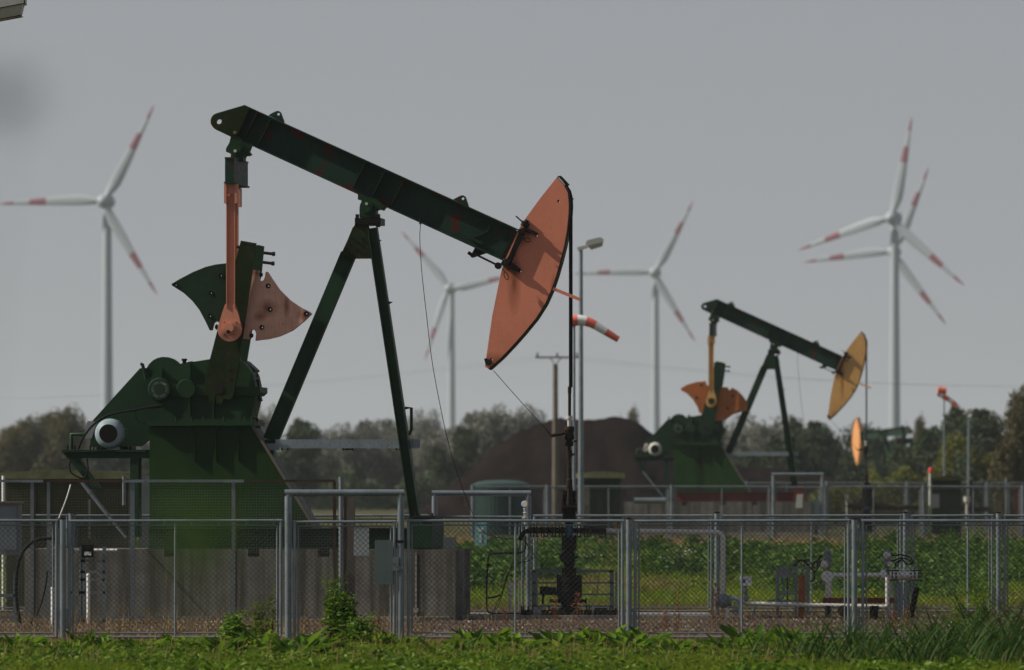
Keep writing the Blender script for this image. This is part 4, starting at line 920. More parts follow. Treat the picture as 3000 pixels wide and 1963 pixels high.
# bottom lines
bl = thing('casing_line', (w3(900, 1170).x, D6 - .1, 0), 'dark flanged pipe run lying on the slab at the foot of the wellhead', 'pipe')
mb = MB(); mb.cyl(w3(700, 1130, D6 - .1), w3(1440, 1130, D6 - .1), .05, 12)
mb.build('pipe', M['cast'], bl)
mb = MB()
for a, b, r in ((700, 712, .12), (718, 726, .12), (750, 762, .12), (785, 860, .09), (905, 915, .12), (930, 960, .08), (1185, 1195, .14), (1205, 1215, .14), (1225, 1240, .13), (1250, 1345, .09), (1358, 1366, .12), (1380, 1388, .12), (1400, 1430, .08)): mb.cyl(w3(a, 1130, D6 - .1), w3(b, 1130, D6 - .1), r, 16)
mb.build('flange', M['cast'], bl)
mb = MB(); mb.cyl(w3(790, 1128, D6 - .1), w3(855, 1128, D6 - .1), .095, 14); mb.cyl(w3(1228, 1128, D6 - .1), w3(1242, 1128, D6 - .1), .145, 14); mb.build('pipe_wrap', M['galvdull'], bl)
# thin loop line with instruments
lp_ = thing('instrument_loop', (w3(500, 1130).x, D6 - .3, 0), 'thin dark tube loop with round gauge left of the wellhead', 'tube')
mb = MB(); mb.tube(elbow([w3(735, 560, D6 - .3), w3(735, 665, D6 - .3), w3(700, 685, D6 - .3), w3(460, 690, D6 - .3), w3(447, 900, D6 - .3), w3(447, 1120, D6 - .3), w3(480, 1135, D6 - .3), w3(710, 1135, D6 - .3)], .1), .015, 8)
mb.box(w3(460, 780, D6 - .3), (.07, .05, .07)); mb.tube([w3(455, 1022, D6 - .3), w3(500, 1015, D6 - .3), w3(548, 998, D6 - .3)], .018, 6); mb.build('tube_loop', M['cast'], lp_)
mb = MB(); mb.cyl(w3(625, 1020, D6 - .3), w3(625, 1120, D6 - .3), .025, 8); mb.lathe(w3(625, 960, D6 - .3), (0, 0, -1), [(-.03, .02), (0, .045), (.05, .03), (.08, .05), (.13, .03)], 12); mb.lathe(w3(630, 928, D6 - .3), (0, -1, 0), [(-.03, .055), (.04, .055)], 16); mb.build('gauge', M['offwhite'], lp_)
for i, pts in enumerate(([(700, 480), (690, 640), (640, 760), (590, 900), (540, 1060), (490, 1125), (420, 1165), (230, 1165)], [(740, 560), (745, 620), (800, 700), (770, 740), (660, 770), (600, 850), (560, 980), (500, 1110)])):
    mb = MB(); mb.tube(smooth_path([w3(*p, D6 - .4) for p in pts]), .007, 5); mb.build('cable', M['rubber'], lp_)
pt = thing('pressure_transmitter', (w3(730, 440).x, D6 - .2, wz(1520, D6)), 'round white transmitter with blue plug on top of the left cross pipe', 'gauge')
mb = MB(); mb.lathe(w3(733, 322, D6 - .2), (-.2, -1, 0), [(-.04, .05), (0, .058), (.05, .058), (.06, .05)], 18); mb.lathe(w3(733, 345, D6 - .2), (0, 0, -1), [(0, .025), (.03, .04), (.08, .03), (.1, .045), (.12, .03), (.17, .03), (.17, .055), (.19, .055), (.19, .03), (.33, .03)], 14); mb.build('housing', M['offwhite'], pt)
mb = MB(); mb.box(w3(697, 328, D6 - .2), (.05, .05, .09)); mb.cyl(w3(705, 328, D6 - .2), w3(722, 325, D6 - .2), .02, 8); mb.build('plug', M['blue'], pt)
mb = MB(); mb.cyl(w3(755, 280, D6 + .05), w3(755, 1140, D6 + .05), .045, 12)
# second instrument, right
it = thing('pressure_transmitter', (wx(2185, D6), D6, 0), 'silver box transmitter with blue plug standing right of the ball valve', 'gauge')
mb = MB(); mb.box(W(2187, 1702, D6), (.18, .12, .16)); mb.lathe(W(2172, 1697, D6), (-1, 0, 0), [(0, .06), (.03, .06)], 12); mb.build('housing', M['silver'], it)
mb = MB(); mb.lathe(W(2184, 1715, D6), (0, 0, -1), [(0, .03), (.06, .03), (.06, .045), (.12, .045), (.14, .025), (.22, .03), (.25, .045), (.3, .03)], 12); mb.box(W(2190, 1750, D6), (.07, .06, .04)); mb.build('neck', M['galv'], it)
mb = MB(); mb.box(W(2180, 1702, D6 - .1), (.04, .04, .07)); mb.build('plug', M['blue'], it)
mb = MB(); mb.tube(smooth_path([W(*p, D6 - .1) for p in ((2168, 1762), (2150, 1770), (2160, 1790), (2145, 1788), (2158, 1800), (2165, 1770), (2150, 1765))]), .012, 6); mb.build('cable', M['bluecable'], it)
# control frame
cf = thing('junction_box_frame', (wx(2325, D6 + .5), D6 + .5, 0), 'galvanised angle frame with a small junction box and blue cable', 'frame')
dd = D6 + .5; z4 = lambda x, y: W(1800 + x / 2.54, 1350 + y / 2.54, dd)
mb = MB()
for x, a, b in ((1215, 795, 1150), (1437, 785, 1150), (1350, 785, 1150)): mb.box((z4(x, a) + z4(x, b)) / 2, (.05, .05, z4(x, a).z - z4(x, b).z))
for y in (795, 855, 970, 990, 1040): mb.bar(z4(1205, y + 5), z4(1450, y - 4), .035, .04)
mb.build('frame', M['galvdull'], cf)
mb = MB(); mb.box(z4(1265, 840), (.2, .12, .15)); mb.build('junction_box', M['greybox'], cf)
mb = MB(); mb.tube(smooth_path([z4(1250, 870), z4(1262, 930), z4(1262, 1000), z4(1235, 1030), z4(1150, 1040)]), .012, 6); mb.tube(smooth_path([z4(1240, 870), z4(1258, 930), z4(1258, 960)]), .008, 6); mb.tube([W(2218, 1762, dd), W(2210, 1790, dd), W(2203, 1803, dd)], .012, 6); mb.build('blue_cable', M['bluecable'], cf)
mb = MB(); mb.tube([z4(1287, 870), z4(1288, 1000), z4(1288, 1090)], .014, 6)
for pts in ([(1345, 850), (1345, 760), (1390, 740), (1430, 770), (1480, 820), (1485, 880), (1455, 900)], [(1400, 800), (1440, 745), (1500, 800), (1520, 730), (1560, 705)], [(1350, 790), (1370, 750), (1420, 745), (1460, 800), (1500, 820), (1540, 740)]): mb.tube(smooth_path([z4(*p) for p in pts]), .013, 6)
mb.build('black_cable', M['rubber'], cf)
mb = MB(); mb.tube(smooth_path([z4(1380, 840), z4(1390, 800), z4(1450, 755), z4(1470, 815), z4(1500, 820), z4(1540, 785)]), .009, 6); mb.build('grey_cable', M['white'], cf)
mb = MB(); mb.cyl(W(2349, 1685, D6), W(2349, 1808, D6), .062, 16); mb.cyl(W(2349, 1738, D6), W(2349, 1746, D6), .068, 16); tag(mb.build('vent_pipe', M['rustpipe'], loc=(wx(2349, D6), D6, 0)), 'thick upright pipe rusted bright orange in front of the angle frame', 'pipe')
# silver pipework on the right
sp = thing('metering_run', (wx(2510, D6), D6, 0), 'silver pipe run with two upright actuators and bolted flanges on the right', 'pipework')
d7 = D6 + .1; z5 = lambda x, y: W(2350 + x / 2.54, 1350 + y / 2.54, d7)
mb = MB(); mb.tube(elbow([z5(185, 900), z5(185, 852), z5(660, 852)], .08), .042, 14); mb.cyl(z5(730, 852), z5(820, 852), .085, 16); mb.build('pipe', M['silver'], sp)
mb = MB(); mb.tube(elbow([z5(195, 880), z5(195, 1020)], .08), .055, 14); mb.build('jacket', M['offwhite'], sp)
mb = MB(); mb.cyl(z5(205, 1010), z5(205, 1165), .045, 12); mb.cyl(z5(645, 900), z5(645, 1175), .045, 12); mb.build('riser', M['pipe'], sp)
mb = MB(); mb.tube([z5(628, 900), z5(628, 1130)], .035, 12); mb.build('riser', M['pipe'], sp)
mb = MB()
for x in (650, 675, 705, 815, 845): mb.cyl(z5(x, 852), z5(x + 12, 852), .115, 18)
mb.cyl(z5(585, 850), z5(625, 850), .09, 16); mb.cyl(z5(672, 852), z5(720, 852), .08, 16); mb.box(z5(730, 808), (.34, .05, .02))
mb.lathe(z5(188, 865), (0, -1, 0), [(-.05, .1), (.0, .115), (.05, .1)], 16)
mb.build('flange', M['silver'], sp)
mb = MB()
for x in (645, 670, 702, 812, 842, 868):
    for dz in (-.085, -.03, .03, .085): mb.cyl(z5(x, 852) + Vector((-.02, -.09, dz)), z5(x + 14, 852) + Vector((.02, -.09, dz)), .012, 6)
mb.build('flange_bolt', M['cast'], sp)
for x, sg in ((190, -1), (632, 0)):
    mb = MB(); lzp = [(668, 26), (675, 30), (740, 30), (780, 26), (795, 22), (800, 10), (832, 10)]
    P0 = z5(x, lzp[0][0]); mb.lathe(P0, (0, 0, -1), [((t - lzp[0][0]) / 2.54 / k6, r / 2.54 / k6) for t, r in lzp], 18); ac = mb.build('actuator', M['galvdull'], sp)
    mb = MB(); c = z5(x + sg * 25, 770 if sg else 705); mb.lathe(c + Vector((0, -.02, 0)), (0, -1, 0), [(0, .065), (.05, .068), (.09, .05), (.1, 0)], 18)
    if not sg: mb.lathe(z5(652, 770) + Vector((0, -.02, 0)), (0, -1, 0), [(0, .05), (.06, .05), (.08, .03)], 14)
    mb.build('dome_cover', M['pipe'], ac)
mb = MB()
for pts in ([(660, 690), (690, 705), (740, 700), (800, 720), (825, 760), (780, 770), (740, 735), (700, 790)], [(655, 750), (690, 740), (730, 725), (790, 735), (820, 765)], [(740, 735), (700, 760), (690, 800)], [(140, 700), (125, 740), (90, 760), (70, 800)]): mb.tube(smooth_path([z5(*p) for p in pts]), .016, 6)
mb.build('cable', M['rubber'], sp)
mb = MB(); mb.tube(smooth_path([z5(655, 735), z5(700, 728), z5(760, 725), z5(790, 750)]), .009, 6); mb.build('steel_hose', M['silver'], sp)
mb = MB()
for x in (685, 700, 712, 725, 740, 762, 790): mb.cyl(z5(x, 900), z5(x, 1178), .016 if x != 712 else .028, 8)
mb.box(z5(725, 1035), (.26, .04, .025)); mb.box(z5(750, 1010), (.08, .06, .1)); mb.build('conduit', M['galv'], sp)
mb = MB(); a, b = z5(848, 962), z5(805, 1175)
mb.bar(a, b, .1, .16); mb.lathe(a, (0, -1, 0), [(-.08, .05), (.08, .05)], 14); tag(mb.build('leaning_plank', M['black'], loc=tuple(z5(805, 1175))), 'short black plank leaning at the right end of the silver pipework', 'plank')
# white and grey standpipes on the left, cabinets, meter stand
z6 = lambda x, y, d: W(x / 2.54, 1350 + y / 2.54, d)
d8 = 113.6
ms = thing('meter_stand', (z6(690, 0, d8).x, d8, 0), 'grey steel ladder like stand carrying a small black meter with white plate', 'stand')
mb = MB()
for x, a in ((535, 640), (600, 640), (620, 640), (777, 640)): mb.box((z6(x, a, d8) + z6(x, 1265, d8)) / 2, (.06, .05, z6(x, a, d8).z - z6(x, 1265, d8).z))
mb.build('upright', M['galvdull'], ms)
mb = MB()
for y in (745, 827, 885, 980, 1190): mb.box(z6(655 if y > 900 else 690, y, d8), ((260 if y > 900 else 180) / 2.54 / (F / d8), .05, .045))
mb.build('rung', M['galvdull'], ms)
mb = MB(); mb.box(z6(652, 672, d8 - .06), (.19, .1, .21)); mt_ = mb.build('meter_box', M['black'], ms)
mb = MB(); mb.box(z6(653, 690, d8 - .115), (.115, .01, .06)); mb.build('name_plate', M['white'], mt_)
mb = MB(); mb.lathe(z6(653, 652, d8 - .11), (0, -1, 0), [(0, .045), (.02, .045)], 14); mb.build('dial', M['cast'], mt_)
for i, (x, a, b, lb) in enumerate(((657, 855, 1265, 'short white standpipe rising inside the meter stand'), (392, 955, 1275, 'bright white standpipe just left of the first front fence post'))):
    mb = MB(); P0 = z6(x, a, d8 - .2); P1 = z6(x, b, d8 - .2); mb.cyl(P1, P0, .03, 12); mb.lathe(P0, (0, 0, 1), [(0, .034), (.03, .03), (.04, .0)], 12); tag(mb.build('standpipe', M['white'], loc=tuple(P1)), lb, 'pipe', 'white standpipes')
mb = MB()
for a, b in ((560, 595), (700, 770), (793, 870)): mb.cyl(z6(a, 666, d8 + .3), z6(b, 666, d8 + .3), .026, 10)
o = tag(mb.build('white_conduit', M['white'], loc=tuple(z6(700, 666, d8 + .3))), 'white horizontal conduit in front of the plinth behind the meter stand', 'pipe')
hs_ = thing('hose_reel_loop', (z6(140, 1200, d8).x, d8, 0), 'thick black hose looping down left of the first fence post', 'hose')
mb = MB(); mb.tube(smooth_path([z6(*p, d8) for p in ((420, 580), (350, 578), (270, 590), (190, 650), (140, 750), (120, 900), (125, 1050), (150, 1200), (170, 1240))]), .028, 10); mb.build('hose', M['rubber'], hs_)
mb = MB(); mb.tube(smooth_path([z6(*p, d8) for p in ((350, 820), (345, 900), (310, 1050), (260, 1170), (200, 1235), (150, 1190))]), .014, 8); mb.build('cable', M['rubber'], hs_)
cb = thing('cable_support', (z6(390, 1200, d8).x, d8 + .2, 0), 'grey cable rack post with bolted boxes beside the black hose', 'rack')
mb = MB(); mb.box(z6(370, 900, d8 + .2), (.07, .06, 2.0)); mb.box(z6(395, 720, d8 + .2), (.18, .08, .45)); mb.build('rack_post', M['greybox'], cb)
mb = MB(); mb.tube([z6(410, 640, d8), z6(395, 665, d8), z6(395, 690, d8), z6(412, 700, d8)], .012, 6); mb.tube([z6(395, 780, d8), z6(400, 870, d8), z6(392, 950, d8)], .015, 6); mb.build('hook', M['offwhite'], cb)
ec = thing('electric_cabinet', (wx(8, 114), 114, 0), 'grey electrical cabinet on legs at the left edge', 'cabinet')
mb = MB(); mb.box(W(8, 1550, 114), (.62, .4, 150 / (F / 114))); mb.build('cabinet_body', M['greybox'], ec)
mb = MB(); mb.box(W(10, 1472, 114), (.70, .5, .035)); mb.build('cabinet_roof', M['wood'], ec)
mb = MB(); mb.box(W(17, 1548, 113.78), (.36, .01, .72)); mb.build('cabinet_door', M['galvdull'], ec)
mb = MB(); mb.box(W(8, 1745, 114), (.5, .3, .05)); 
for px in (-25, 45): mb.box(W(px, 1755, 114), (.06, .3, .9))
mb.build('leg', M['galvdull'], ec)
# cable tail from motor platform down to fence
mb = MB(); mb.tube(smooth_path([W(207, 1420, 117.6), W(195, 1460, 117.4), W(172, 1520, 117)]), .014, 6); tag(mb.build('earth_cable', M['pipe'], loc=tuple(W(172, 1520, 117))), 'pale cable dropping from the motor platform behind the first fence post', 'cable')

# sheds and tanks
def shed(px0, px1, ytop, d, z0, label, bodymat, roofmat, depth=2.2, roof_t=.1, arch=.06, posts=True, name='equipment_shed', roofover=.06):
    x0, x1 = wx(px0, d), wx(px1, d); zt = wz(ytop, d)
    t = thing(name, ((x0 + x1) / 2, d, z0), label, 'shed')
    mb = MB(); mb.box(((x0 + x1) / 2, d + depth / 2, (zt - roof_t + z0) / 2), (x1 - x0 - .1, depth - .1, zt - roof_t - z0)); b = mb.build('wall', bodymat, t)
    n = 9; pts = [(x0 - roofover + (x1 - x0 + 2 * roofover) * i / n, zt - .02 + arch * math.sin(math.pi * i / n)) for i in range(n + 1)]
    mb = MB(); mb.prism(pts + [(x1 + roofover, zt - roof_t), (x0 - roofover, zt - roof_t)], d - .06, d + depth + .06); mb.build('roof', roofmat, t)
    mb = MB()
    for i in range(1, 4): mb.box((x0 + (x1 - x0) * i / 4, d + .045, (zt - roof_t + z0) / 2), (.02, .03, zt - roof_t - z0 - .1))
    mb.build('seam', bodymat, b)
    return t
s1 = shed(10, 385, 1382, 124.5, 0, 'long olive shed with mossy rounded roof behind the motor platform', M['olive'], M['roof'], arch=.06, roof_t=.13)
for px, a, b, mt in ((10, 1394, 1790, 'white'), (363, 1396, 1480, 'galvdull')):
    mb = MB(); mb.cyl(W(px, a, 124.3), W(px, b, 124.3), .03, 10); mb.build('downpipe', M[mt], s1)
mb = MB(); mb.box(W(262, 1520, 124.2), (.04, .03, .7)); mb.build('cover_strip', M['galvdull'], s1)
mb = MB(); mb.box((wx(422, 121.8), 121.8, 1.25), (32 / 164, .1, 2.5)); tag(mb.build('steel_stanchion', M['galvdull'], loc=(wx(422, 121.8), 121.8, 0)), 'flat grey stanchion between the olive shed and the pedestal', 'post')
s2 = shed(1700, 1822, 1385, 232, g3, 'blurred dark green container right of the lamp post', M['darkgreen'], M['roof'], depth=3, roof_t=.18, roofover=.1)
mb = MB(); mb.box(W(1712, 1470, 231.5), (.35, .3, 1.1)); mb.cyl(W(1712, 1480, 231.2), W(1712, 1494, 231.2), .12, 12); mb.build('meter_cupboard', M['wood'], s2)
tk = thing('water_tank', (wx(1465, 250), 251.5, .5), 'teal corrugated tank with low domed lid before the soil heap', 'tank')
kk = F / 250
mb = MB(); c = Vector((wx(1468, 250), 251.5, wz(1508, 250))); R_ = 84 / kk
mb.lathe(Vector((c.x, c.y, .4)), (0, 0, 1), [(0, R_), (wz(1421, 250) - .4, R_)], 40); tb_ = mb.build('tank_wall', M['teal'], tk)
mb = MB(); mb.lathe(Vector((c.x, c.y, wz(1421, 250))), (0, 0, 1), [(0, R_ * 1.01), (.03, R_ * 1.01), (.12, R_ * .8), (.17, R_ * .5), (.19, 0)], 40); mb.build('tank_lid', M['teal'], tk)
mb = MB()
for i in range(48):
    an = 2 * math.pi * i / 48; mb.box((c.x + math.cos(an) * R_, c.y + math.sin(an) * R_, (wz(1421, 250) + .4) / 2), (.04, .04, wz(1421, 250) - .42), Matrix.Rotation(an, 3, 'Z'))
o = mb.build('rib', M['teal'], tb_)
s3 = shed(2726, 2820, 1398, 250, g3, 'dark green container with red beacon on its left corner', M['darkgreen'], M['olive'], depth=3, roof_t=.12)
mb = MB(); mb.cyl(W(2724, 1480, 249), W(2724, 1385, 249), .03, 8); mb.build('beacon_pole', M['white'], s3)
mb = MB(); mb.lathe(W(2727, 1385, 249), (0, 0, 1), [(0, .09), (.14, .09), (.2, .04)], 12); mb.build('beacon', M['red'], s3)
mb = MB(); mb.box(W(2738, 1468, 249.5), (.34, .2, .5)); mb.build('meter_cupboard', M['greybox'], s3)
bh = thing('red_board', (wx(2985, 248), 248, g3), 'narrow red board beside grey posts at the right edge', 'board')
mb = MB(); mb.box(W(2983, 1470, 248), (.22, .05, 1.3)); mb.build('board', M['redskid'], bh)
mb = MB(); mb.cyl(W(2948, 1400, 248), W(2948, 1510, 248), .03, 8); mb.cyl(W(2955, 1415, 248), W(2955, 1510, 248), .03, 8); mb.build('post', M['galv'], bh)
# pipework of the second well
w2 = thing('wellhead', (wx(2542, PD2), PD2, g3), 'distant dark wellhead under the yellow horsehead', 'wellhead')
mb = MB(); mb.lathe(W(2541, 1390, PD2), (0, 0, -1), [(0, .04), (.3, .05), (.3, .12), (.5, .12), (.5, .2), (.9, .2), (.9, .3), (1.2, .3), (1.2, .14), (1.7, .14), (1.7, .3), (2.2, .3)], 14); mb.build('stack', M['black'], w2)
mb = MB(); mb.cyl(W(2540, 1478, PD2 - .05), W(2540, 1492, PD2 - .05), .17, 12); mb.build('riser', M['paleblue'], w2)
mb = MB(); mb.cyl(W(2480, 1482, PD2), W(2900, 1492, PD2), .1, 10)
for px in (2500, 2515, 2560, 2580, 2600, 2690, 2800): mb.cyl(W(px, 1483, PD2), W(px + 6, 1483, PD2), .17, 10)
mb.build('cross_pipe', M['brownsteel'], w2)
for px, a, r, mt, nm in ((2481, 1448, .08, 'pipe', 'vent'), (2833, 1455, .13, 'offwhite', 'actuator'), (2778, 1494, .08, 'pipe', 'vent')):
    mb = MB(); mb.lathe(W(px, a, PD2 - .5), (0, 0, -1), [(0, r), (.2, r), (.22, r * .4), (1.2, r * .4)], 12); mb.build(nm, M[mt], w2)
mb = MB(); mb.box(W(2845, 1460, PD2), (.12, .12, 1.4)); mb.build('frame_post', M['brownsteel'], w2)
mb = MB(); mb.cyl(W(1858, 1467, 226), W(1950, 1467, 226), .1, 12); o = mb; tag(o.build('insulated_pipe', M['galv'], loc=tuple(W(1900, 1467, 226))), 'thick silver pipe end beside the distant fence post under the second pumpjack', 'pipe')

# ------------------------------------------------------------------ lamps, windsocks, pole
def lamp(px, pbase_y, ptop_y, d, hx0, hx1, hy, label, z0, big=1.0, tilt=.2):
    t = thing('lamp_post', (wx(px, d), d, z0), label, 'street lamp', 'lamp posts')
    k = F / d; x = wx(px, d); zt = wz(ptop_y, d)
    mb = MB(); mb.tube([(x, d, z0 - .2), (x, d, z0 + (zt - z0) * .5), (x, d, zt)], .085, 14, r1=.05); mb.build('pole', M['galv'], t)
    a = Vector((wx(hx0, d), d, wz(hy[0], d))); b = Vector((wx(hx1, d), d, wz(hy[1], d)))
    L_ = (b - a).length; u = (b - a).normalized(); n_ = Vector((-u.z, 0, u.x))
    mb = MB(); mb.bar(a, a + u * L_ * .36, .10 * big, .13, (0, 1, 0)); mb.build('arm', M['offwhite'], t)
    s_ = a + u * L_ * .33; h = L_ * .67
    pr = [(0, .0), (0, .10 * big), (h * .15, .16 * big), (h * .85, .15 * big), (h, .07 * big), (h * .97, -.0)]
    f = lambda X, Z, y: s_ + u * X + n_ * (Z) + Vector((0, y, 0))
    mb = MB(); mb.prism(pr, -.14 * big, .14 * big, fn=f); hd = mb.build('lamp_head', M['offwhite'], t)
    pr = [(h * .08, -.001), (h * .94, -.001), (h * .84, -.11 * big), (h * .22, -.12 * big)]
    mb = MB(); mb.prism(pr, -.12 * big, .12 * big, fn=f); mb.build('lamp_cover', M['lens'], hd)
    if big > 1:
        mb = MB(); e = .125 * big
        for z_, x0_, x1_ in ((-.004, h * .04, h * .97), (-.115 * big, h * .2, h * .86)):
            for yy in (-e, e): mb.bar(f(x0_, z_, yy), f(x1_, z_, yy), .014, .014)
        mb.bar(f(h * .955, -.004, -e), f(h * .855, -.115 * big, -e), .012, .012); mb.bar(f(h * .97, .06 * big, -.15 * big), f(h * .97, -.01, -.15 * big), .02, .02)
        mb.build('lamp_trim', M['black'], hd, each=True)
    return t
lamp(1702, 1505, 728, 190, 1692, 1770, (730, 708), 'tall lamp post with tilted pale head behind the horsehead cable', .6)
lamp(2838, 1340, 1222, 330, 2822, 2850, (1212, 1205), 'small distant lamp post in front of the trees at the right', .6)
t = lamp(-118, 1800, 60, 110.5, -140, 80, (52, 10), 'lamp post reaching in at the top left corner, only its angular head showing', 0, big=1.6)
def sock(px, py, d, pts, rads, z0, label, polex):
    t = thing('windsock', (wx(polex, d), d, z0), label, 'windsock', 'striped windsocks')
    mb = MB(); mb.tube([(wx(polex, d), d, z0), (wx(polex, d), d, wz(py, d))], .05, 10, r1=.03); mb.build('pole', M['galv'], t)
    P_ = smooth_path([W(a, b, d) for a, b in pts], 4); k = F / d; n = len(P_) - 1; nb = 5
    for b in range(nb):
        i0 = n * b // nb; i1 = n * (b + 1) // nb
        sub = P_[i0:i1 + 1]; r0 = rads[0] + (rads[1] - rads[0]) * i0 / n; r1 = rads[0] + (rads[1] - rads[0]) * i1 / n
        mb = MB(); mb.tube(sub, r0 / k, 14, False, r1 / k); mb.build('cloth_band', M['sockred' if b % 2 == 0 else 'sockwhite'], t)
    mb = MB(); a = P_[0]; mb.tube([a + Vector((0, math.cos(q) * rads[0] / k, math.sin(q) * rads[0] / k)) for q in np.linspace(0, 2 * math.pi, 13)], .012, 5, False); mb.build('hoop', M['galv'], t)
    return t
sock(1678, 930, 175, [(1674, 941), (1700, 938), (1735, 948), (1775, 972), (1812, 995)], (18, 9), .6, 'red and white windsock bending right beside the lamp post', 1682)
sock(2765, 1135, 300, [(2748, 1152), (2762, 1160), (2785, 1174), (2803, 1190)], (8, 7), .6, 'small drooping red and white windsock on a slim pole at the right', 2766)
mb = MB(); mb.lathe(W(2748, 1143, 300), (1, 0, -.1), [(0, .17), (.37, .14)], 12)
mb.build('torn_cuff', M['sockred'], [o for o in COL.objects if o.name.startswith('windsock')][-1])
sock(2790, 1310, 420, [(2782, 1308), (2790, 1316), (2800, 1326), (2808, 1330)], (7, 6), .6, 'tiny pale windsock low against the trees at the right', 2784)
up = thing('power_pole', (wx(1627, 330), 330, .6), 'grey utility pole with flat crossarm rising behind the horsehead', 'utility pole')
mb = MB(); mb.tube([W(1627, 1441, 330) - Vector((0, 0, 2)), W(1627, 1066, 330)], .16, 12, r1=.12); mb.build('pole', M['wood'], up)
mb = MB(); mb.box(W(1632, 1047, 330), (128 / 60.6, .12, .09)); mb.bar(W(1612, 1050, 330), W(1624, 1064, 330), .05, .05); mb.bar(W(1644, 1050, 330), W(1630, 1064, 330), .05, .05); mb.build('crossarm', M['galvdull'], up)
for px in (1574, 1632, 1690):
    mb = MB(); mb.lathe(W(px, 1045, 330), (0, 0, 1), [(0, .03), (.05, .07), (.1, .05), (.15, .07), (.2, .03)], 10); mb.build('insulator', M['greybox'], up)
pl = thing('power_line', (wx(1632, 330), 330, wz(1045, 330)), 'faint sagging power wires running from the utility pole across the sky', 'power line')
for px, y0 in ((1574, 1043), (1632, 1042), (1690, 1043)):
    for ex, ey, ed in ((-400, 1165, 420), (3400, 1120, 420)):
        a = W(px, y0, 330); b = W(ex, ey, ed + (px - 1632) * .02)
        mb = MB(); mb.tube([a.lerp(b, t_) - Vector((0, 0, 1.2 * 4 * t_ * (1 - t_) * .6)) for t_ in np.linspace(0, 1, 14)], .003, 4, False); mb.build('wire', M['galvdull'], pl)

# ------------------------------------------------------------------ wind turbines
def blade_mesh(Lb):
    secs = []
    for t, ch, th in ((0, .055, .05), (.05, .055, .05), (.12, .085, .04), (.2, .108, .03), (.3, .104, .024), (.45, .088, .018), (.6, .068, .014), (.8, .042, .01), (.93, .024, .007), (1, .004, .002)):
        secs.append((t * Lb, ch * Lb * .95, th * Lb, -t * .2 + .2))
    return secs
def band(secs, z0, z1, mat, name, parent, Lb, rot, origin, yaw):
    zs = sorted(set([z0, z1] + [s[0] for s in secs if z0 < s[0] < z1])); mb = MB(); rings = []
    for z in zs:
        c = np.interp(z, [s[0] for s in secs], [s[1] for s in secs]); th = np.interp(z, [s[0] for s in secs], [s[2] for s in secs]); tw = np.interp(z, [s[0] for s in secs], [s[3] for s in secs])
        rg = []
        for i in range(12):
            a = 2 * math.pi * i / 12; x = (math.cos(a) * .5 + .18 * min(1, z / Lb * 6)) * c; y = math.sin(a) * .5 * th * (1 if math.cos(a) > 0 else 1 + math.cos(a) * .7)
            p = Vector((x * math.cos(tw) - y * math.sin(tw), x * math.sin(tw) + y * math.cos(tw), z)); rg.append(rot @ p)
        rings.append(rg)
    vs = [p for g in rings for p in g]; fs = [(j * 12 + i, j * 12 + (i + 1) % 12, (j + 1) * 12 + (i + 1) % 12, (j + 1) * 12 + i) for j in range(len(rings) - 1) for i in range(12)]
    mb.add(vs, fs, True); mb.add(rings[0], [list(range(12))]); mb.add(rings[-1], [list(range(12))])
    return mb.build(name, mat, parent, world=False)
def turbine(hx, hy, Lpx, ang0, label, yaw=-14):
    ratio = 26.0; k = Lpx / ratio; d = F / k; hub = W(hx, hy, d); H = hub.z - .6
    t = thing('wind_turbine', (hub.x, d, .6), label, 'wind turbine', 'three bladed wind turbines on the horizon', R(yaw))
    mb = MB(); mb.tube([(0, 1.8, -1), (0, 1.8, H * .5), (0, 1.8, H - 1.0)], 1.55, 20, r1=1.0); mb.build('tower', M['turb'], t, world=False)
    mb = MB(); mb.lathe((0, -1.3, H), (0, 1, 0), [(0, .0), (.15, .7), (.6, 1.35), (1.4, 1.75), (2.6, 1.85), (4.2, 1.7), (5.4, 1.2), (6.4, .5), (6.6, 0)], 20, True); mb.build('nacelle', M['turb'], t, world=False)
    mb = MB(); mb.lathe((0, -2.6, H), (0, 1, 0), [(0, 0), (.2, .7), (.7, 1.3), (1.5, 1.65), (2.2, 1.6)], 20, True); mb.build('hub', M['turb'], t, world=False)
    sec = blade_mesh(26.0 / math.cos(0))
    for i in range(3):
        a = R(ang0 + 120 * i); rot = Matrix.Rotation(math.pi / 2 - a, 3, 'Y')
        b = band(sec, .8, 14.2, M['turb'], 'blade', t, 26., rot, None, 0); b.location = (0, -1.2, H)
        for z0, z1, mt, nm in ((14.2, 18.3, 'turbred', 'red_band'), (18.3, 22.3, 'turb', 'white_band'), (22.3, 26., 'turbred', 'red_tip')):
            band(sec, z0, z1, M[mt], nm, b, 26., rot, None, 0)
    return t
turbine(307, 590, 322, 61, 'largest wind turbine, alone at the left with one blade level')
turbine(1318, 845, 224, 11, 'wind turbine partly hidden by the orange horsehead', yaw=-16)
turbine(1918, 798, 239, 61, 'wind turbine right of the lamp post above the soil heap', yaw=-10)
turbine(2615, 638, 302, 78, 'tall wind turbine at the right, standing in front of another rotor', yaw=-20)
turbine(2618, 737, 268, 66.5, 'wind turbine overlapped by the tower of the taller right turbine', yaw=-14)

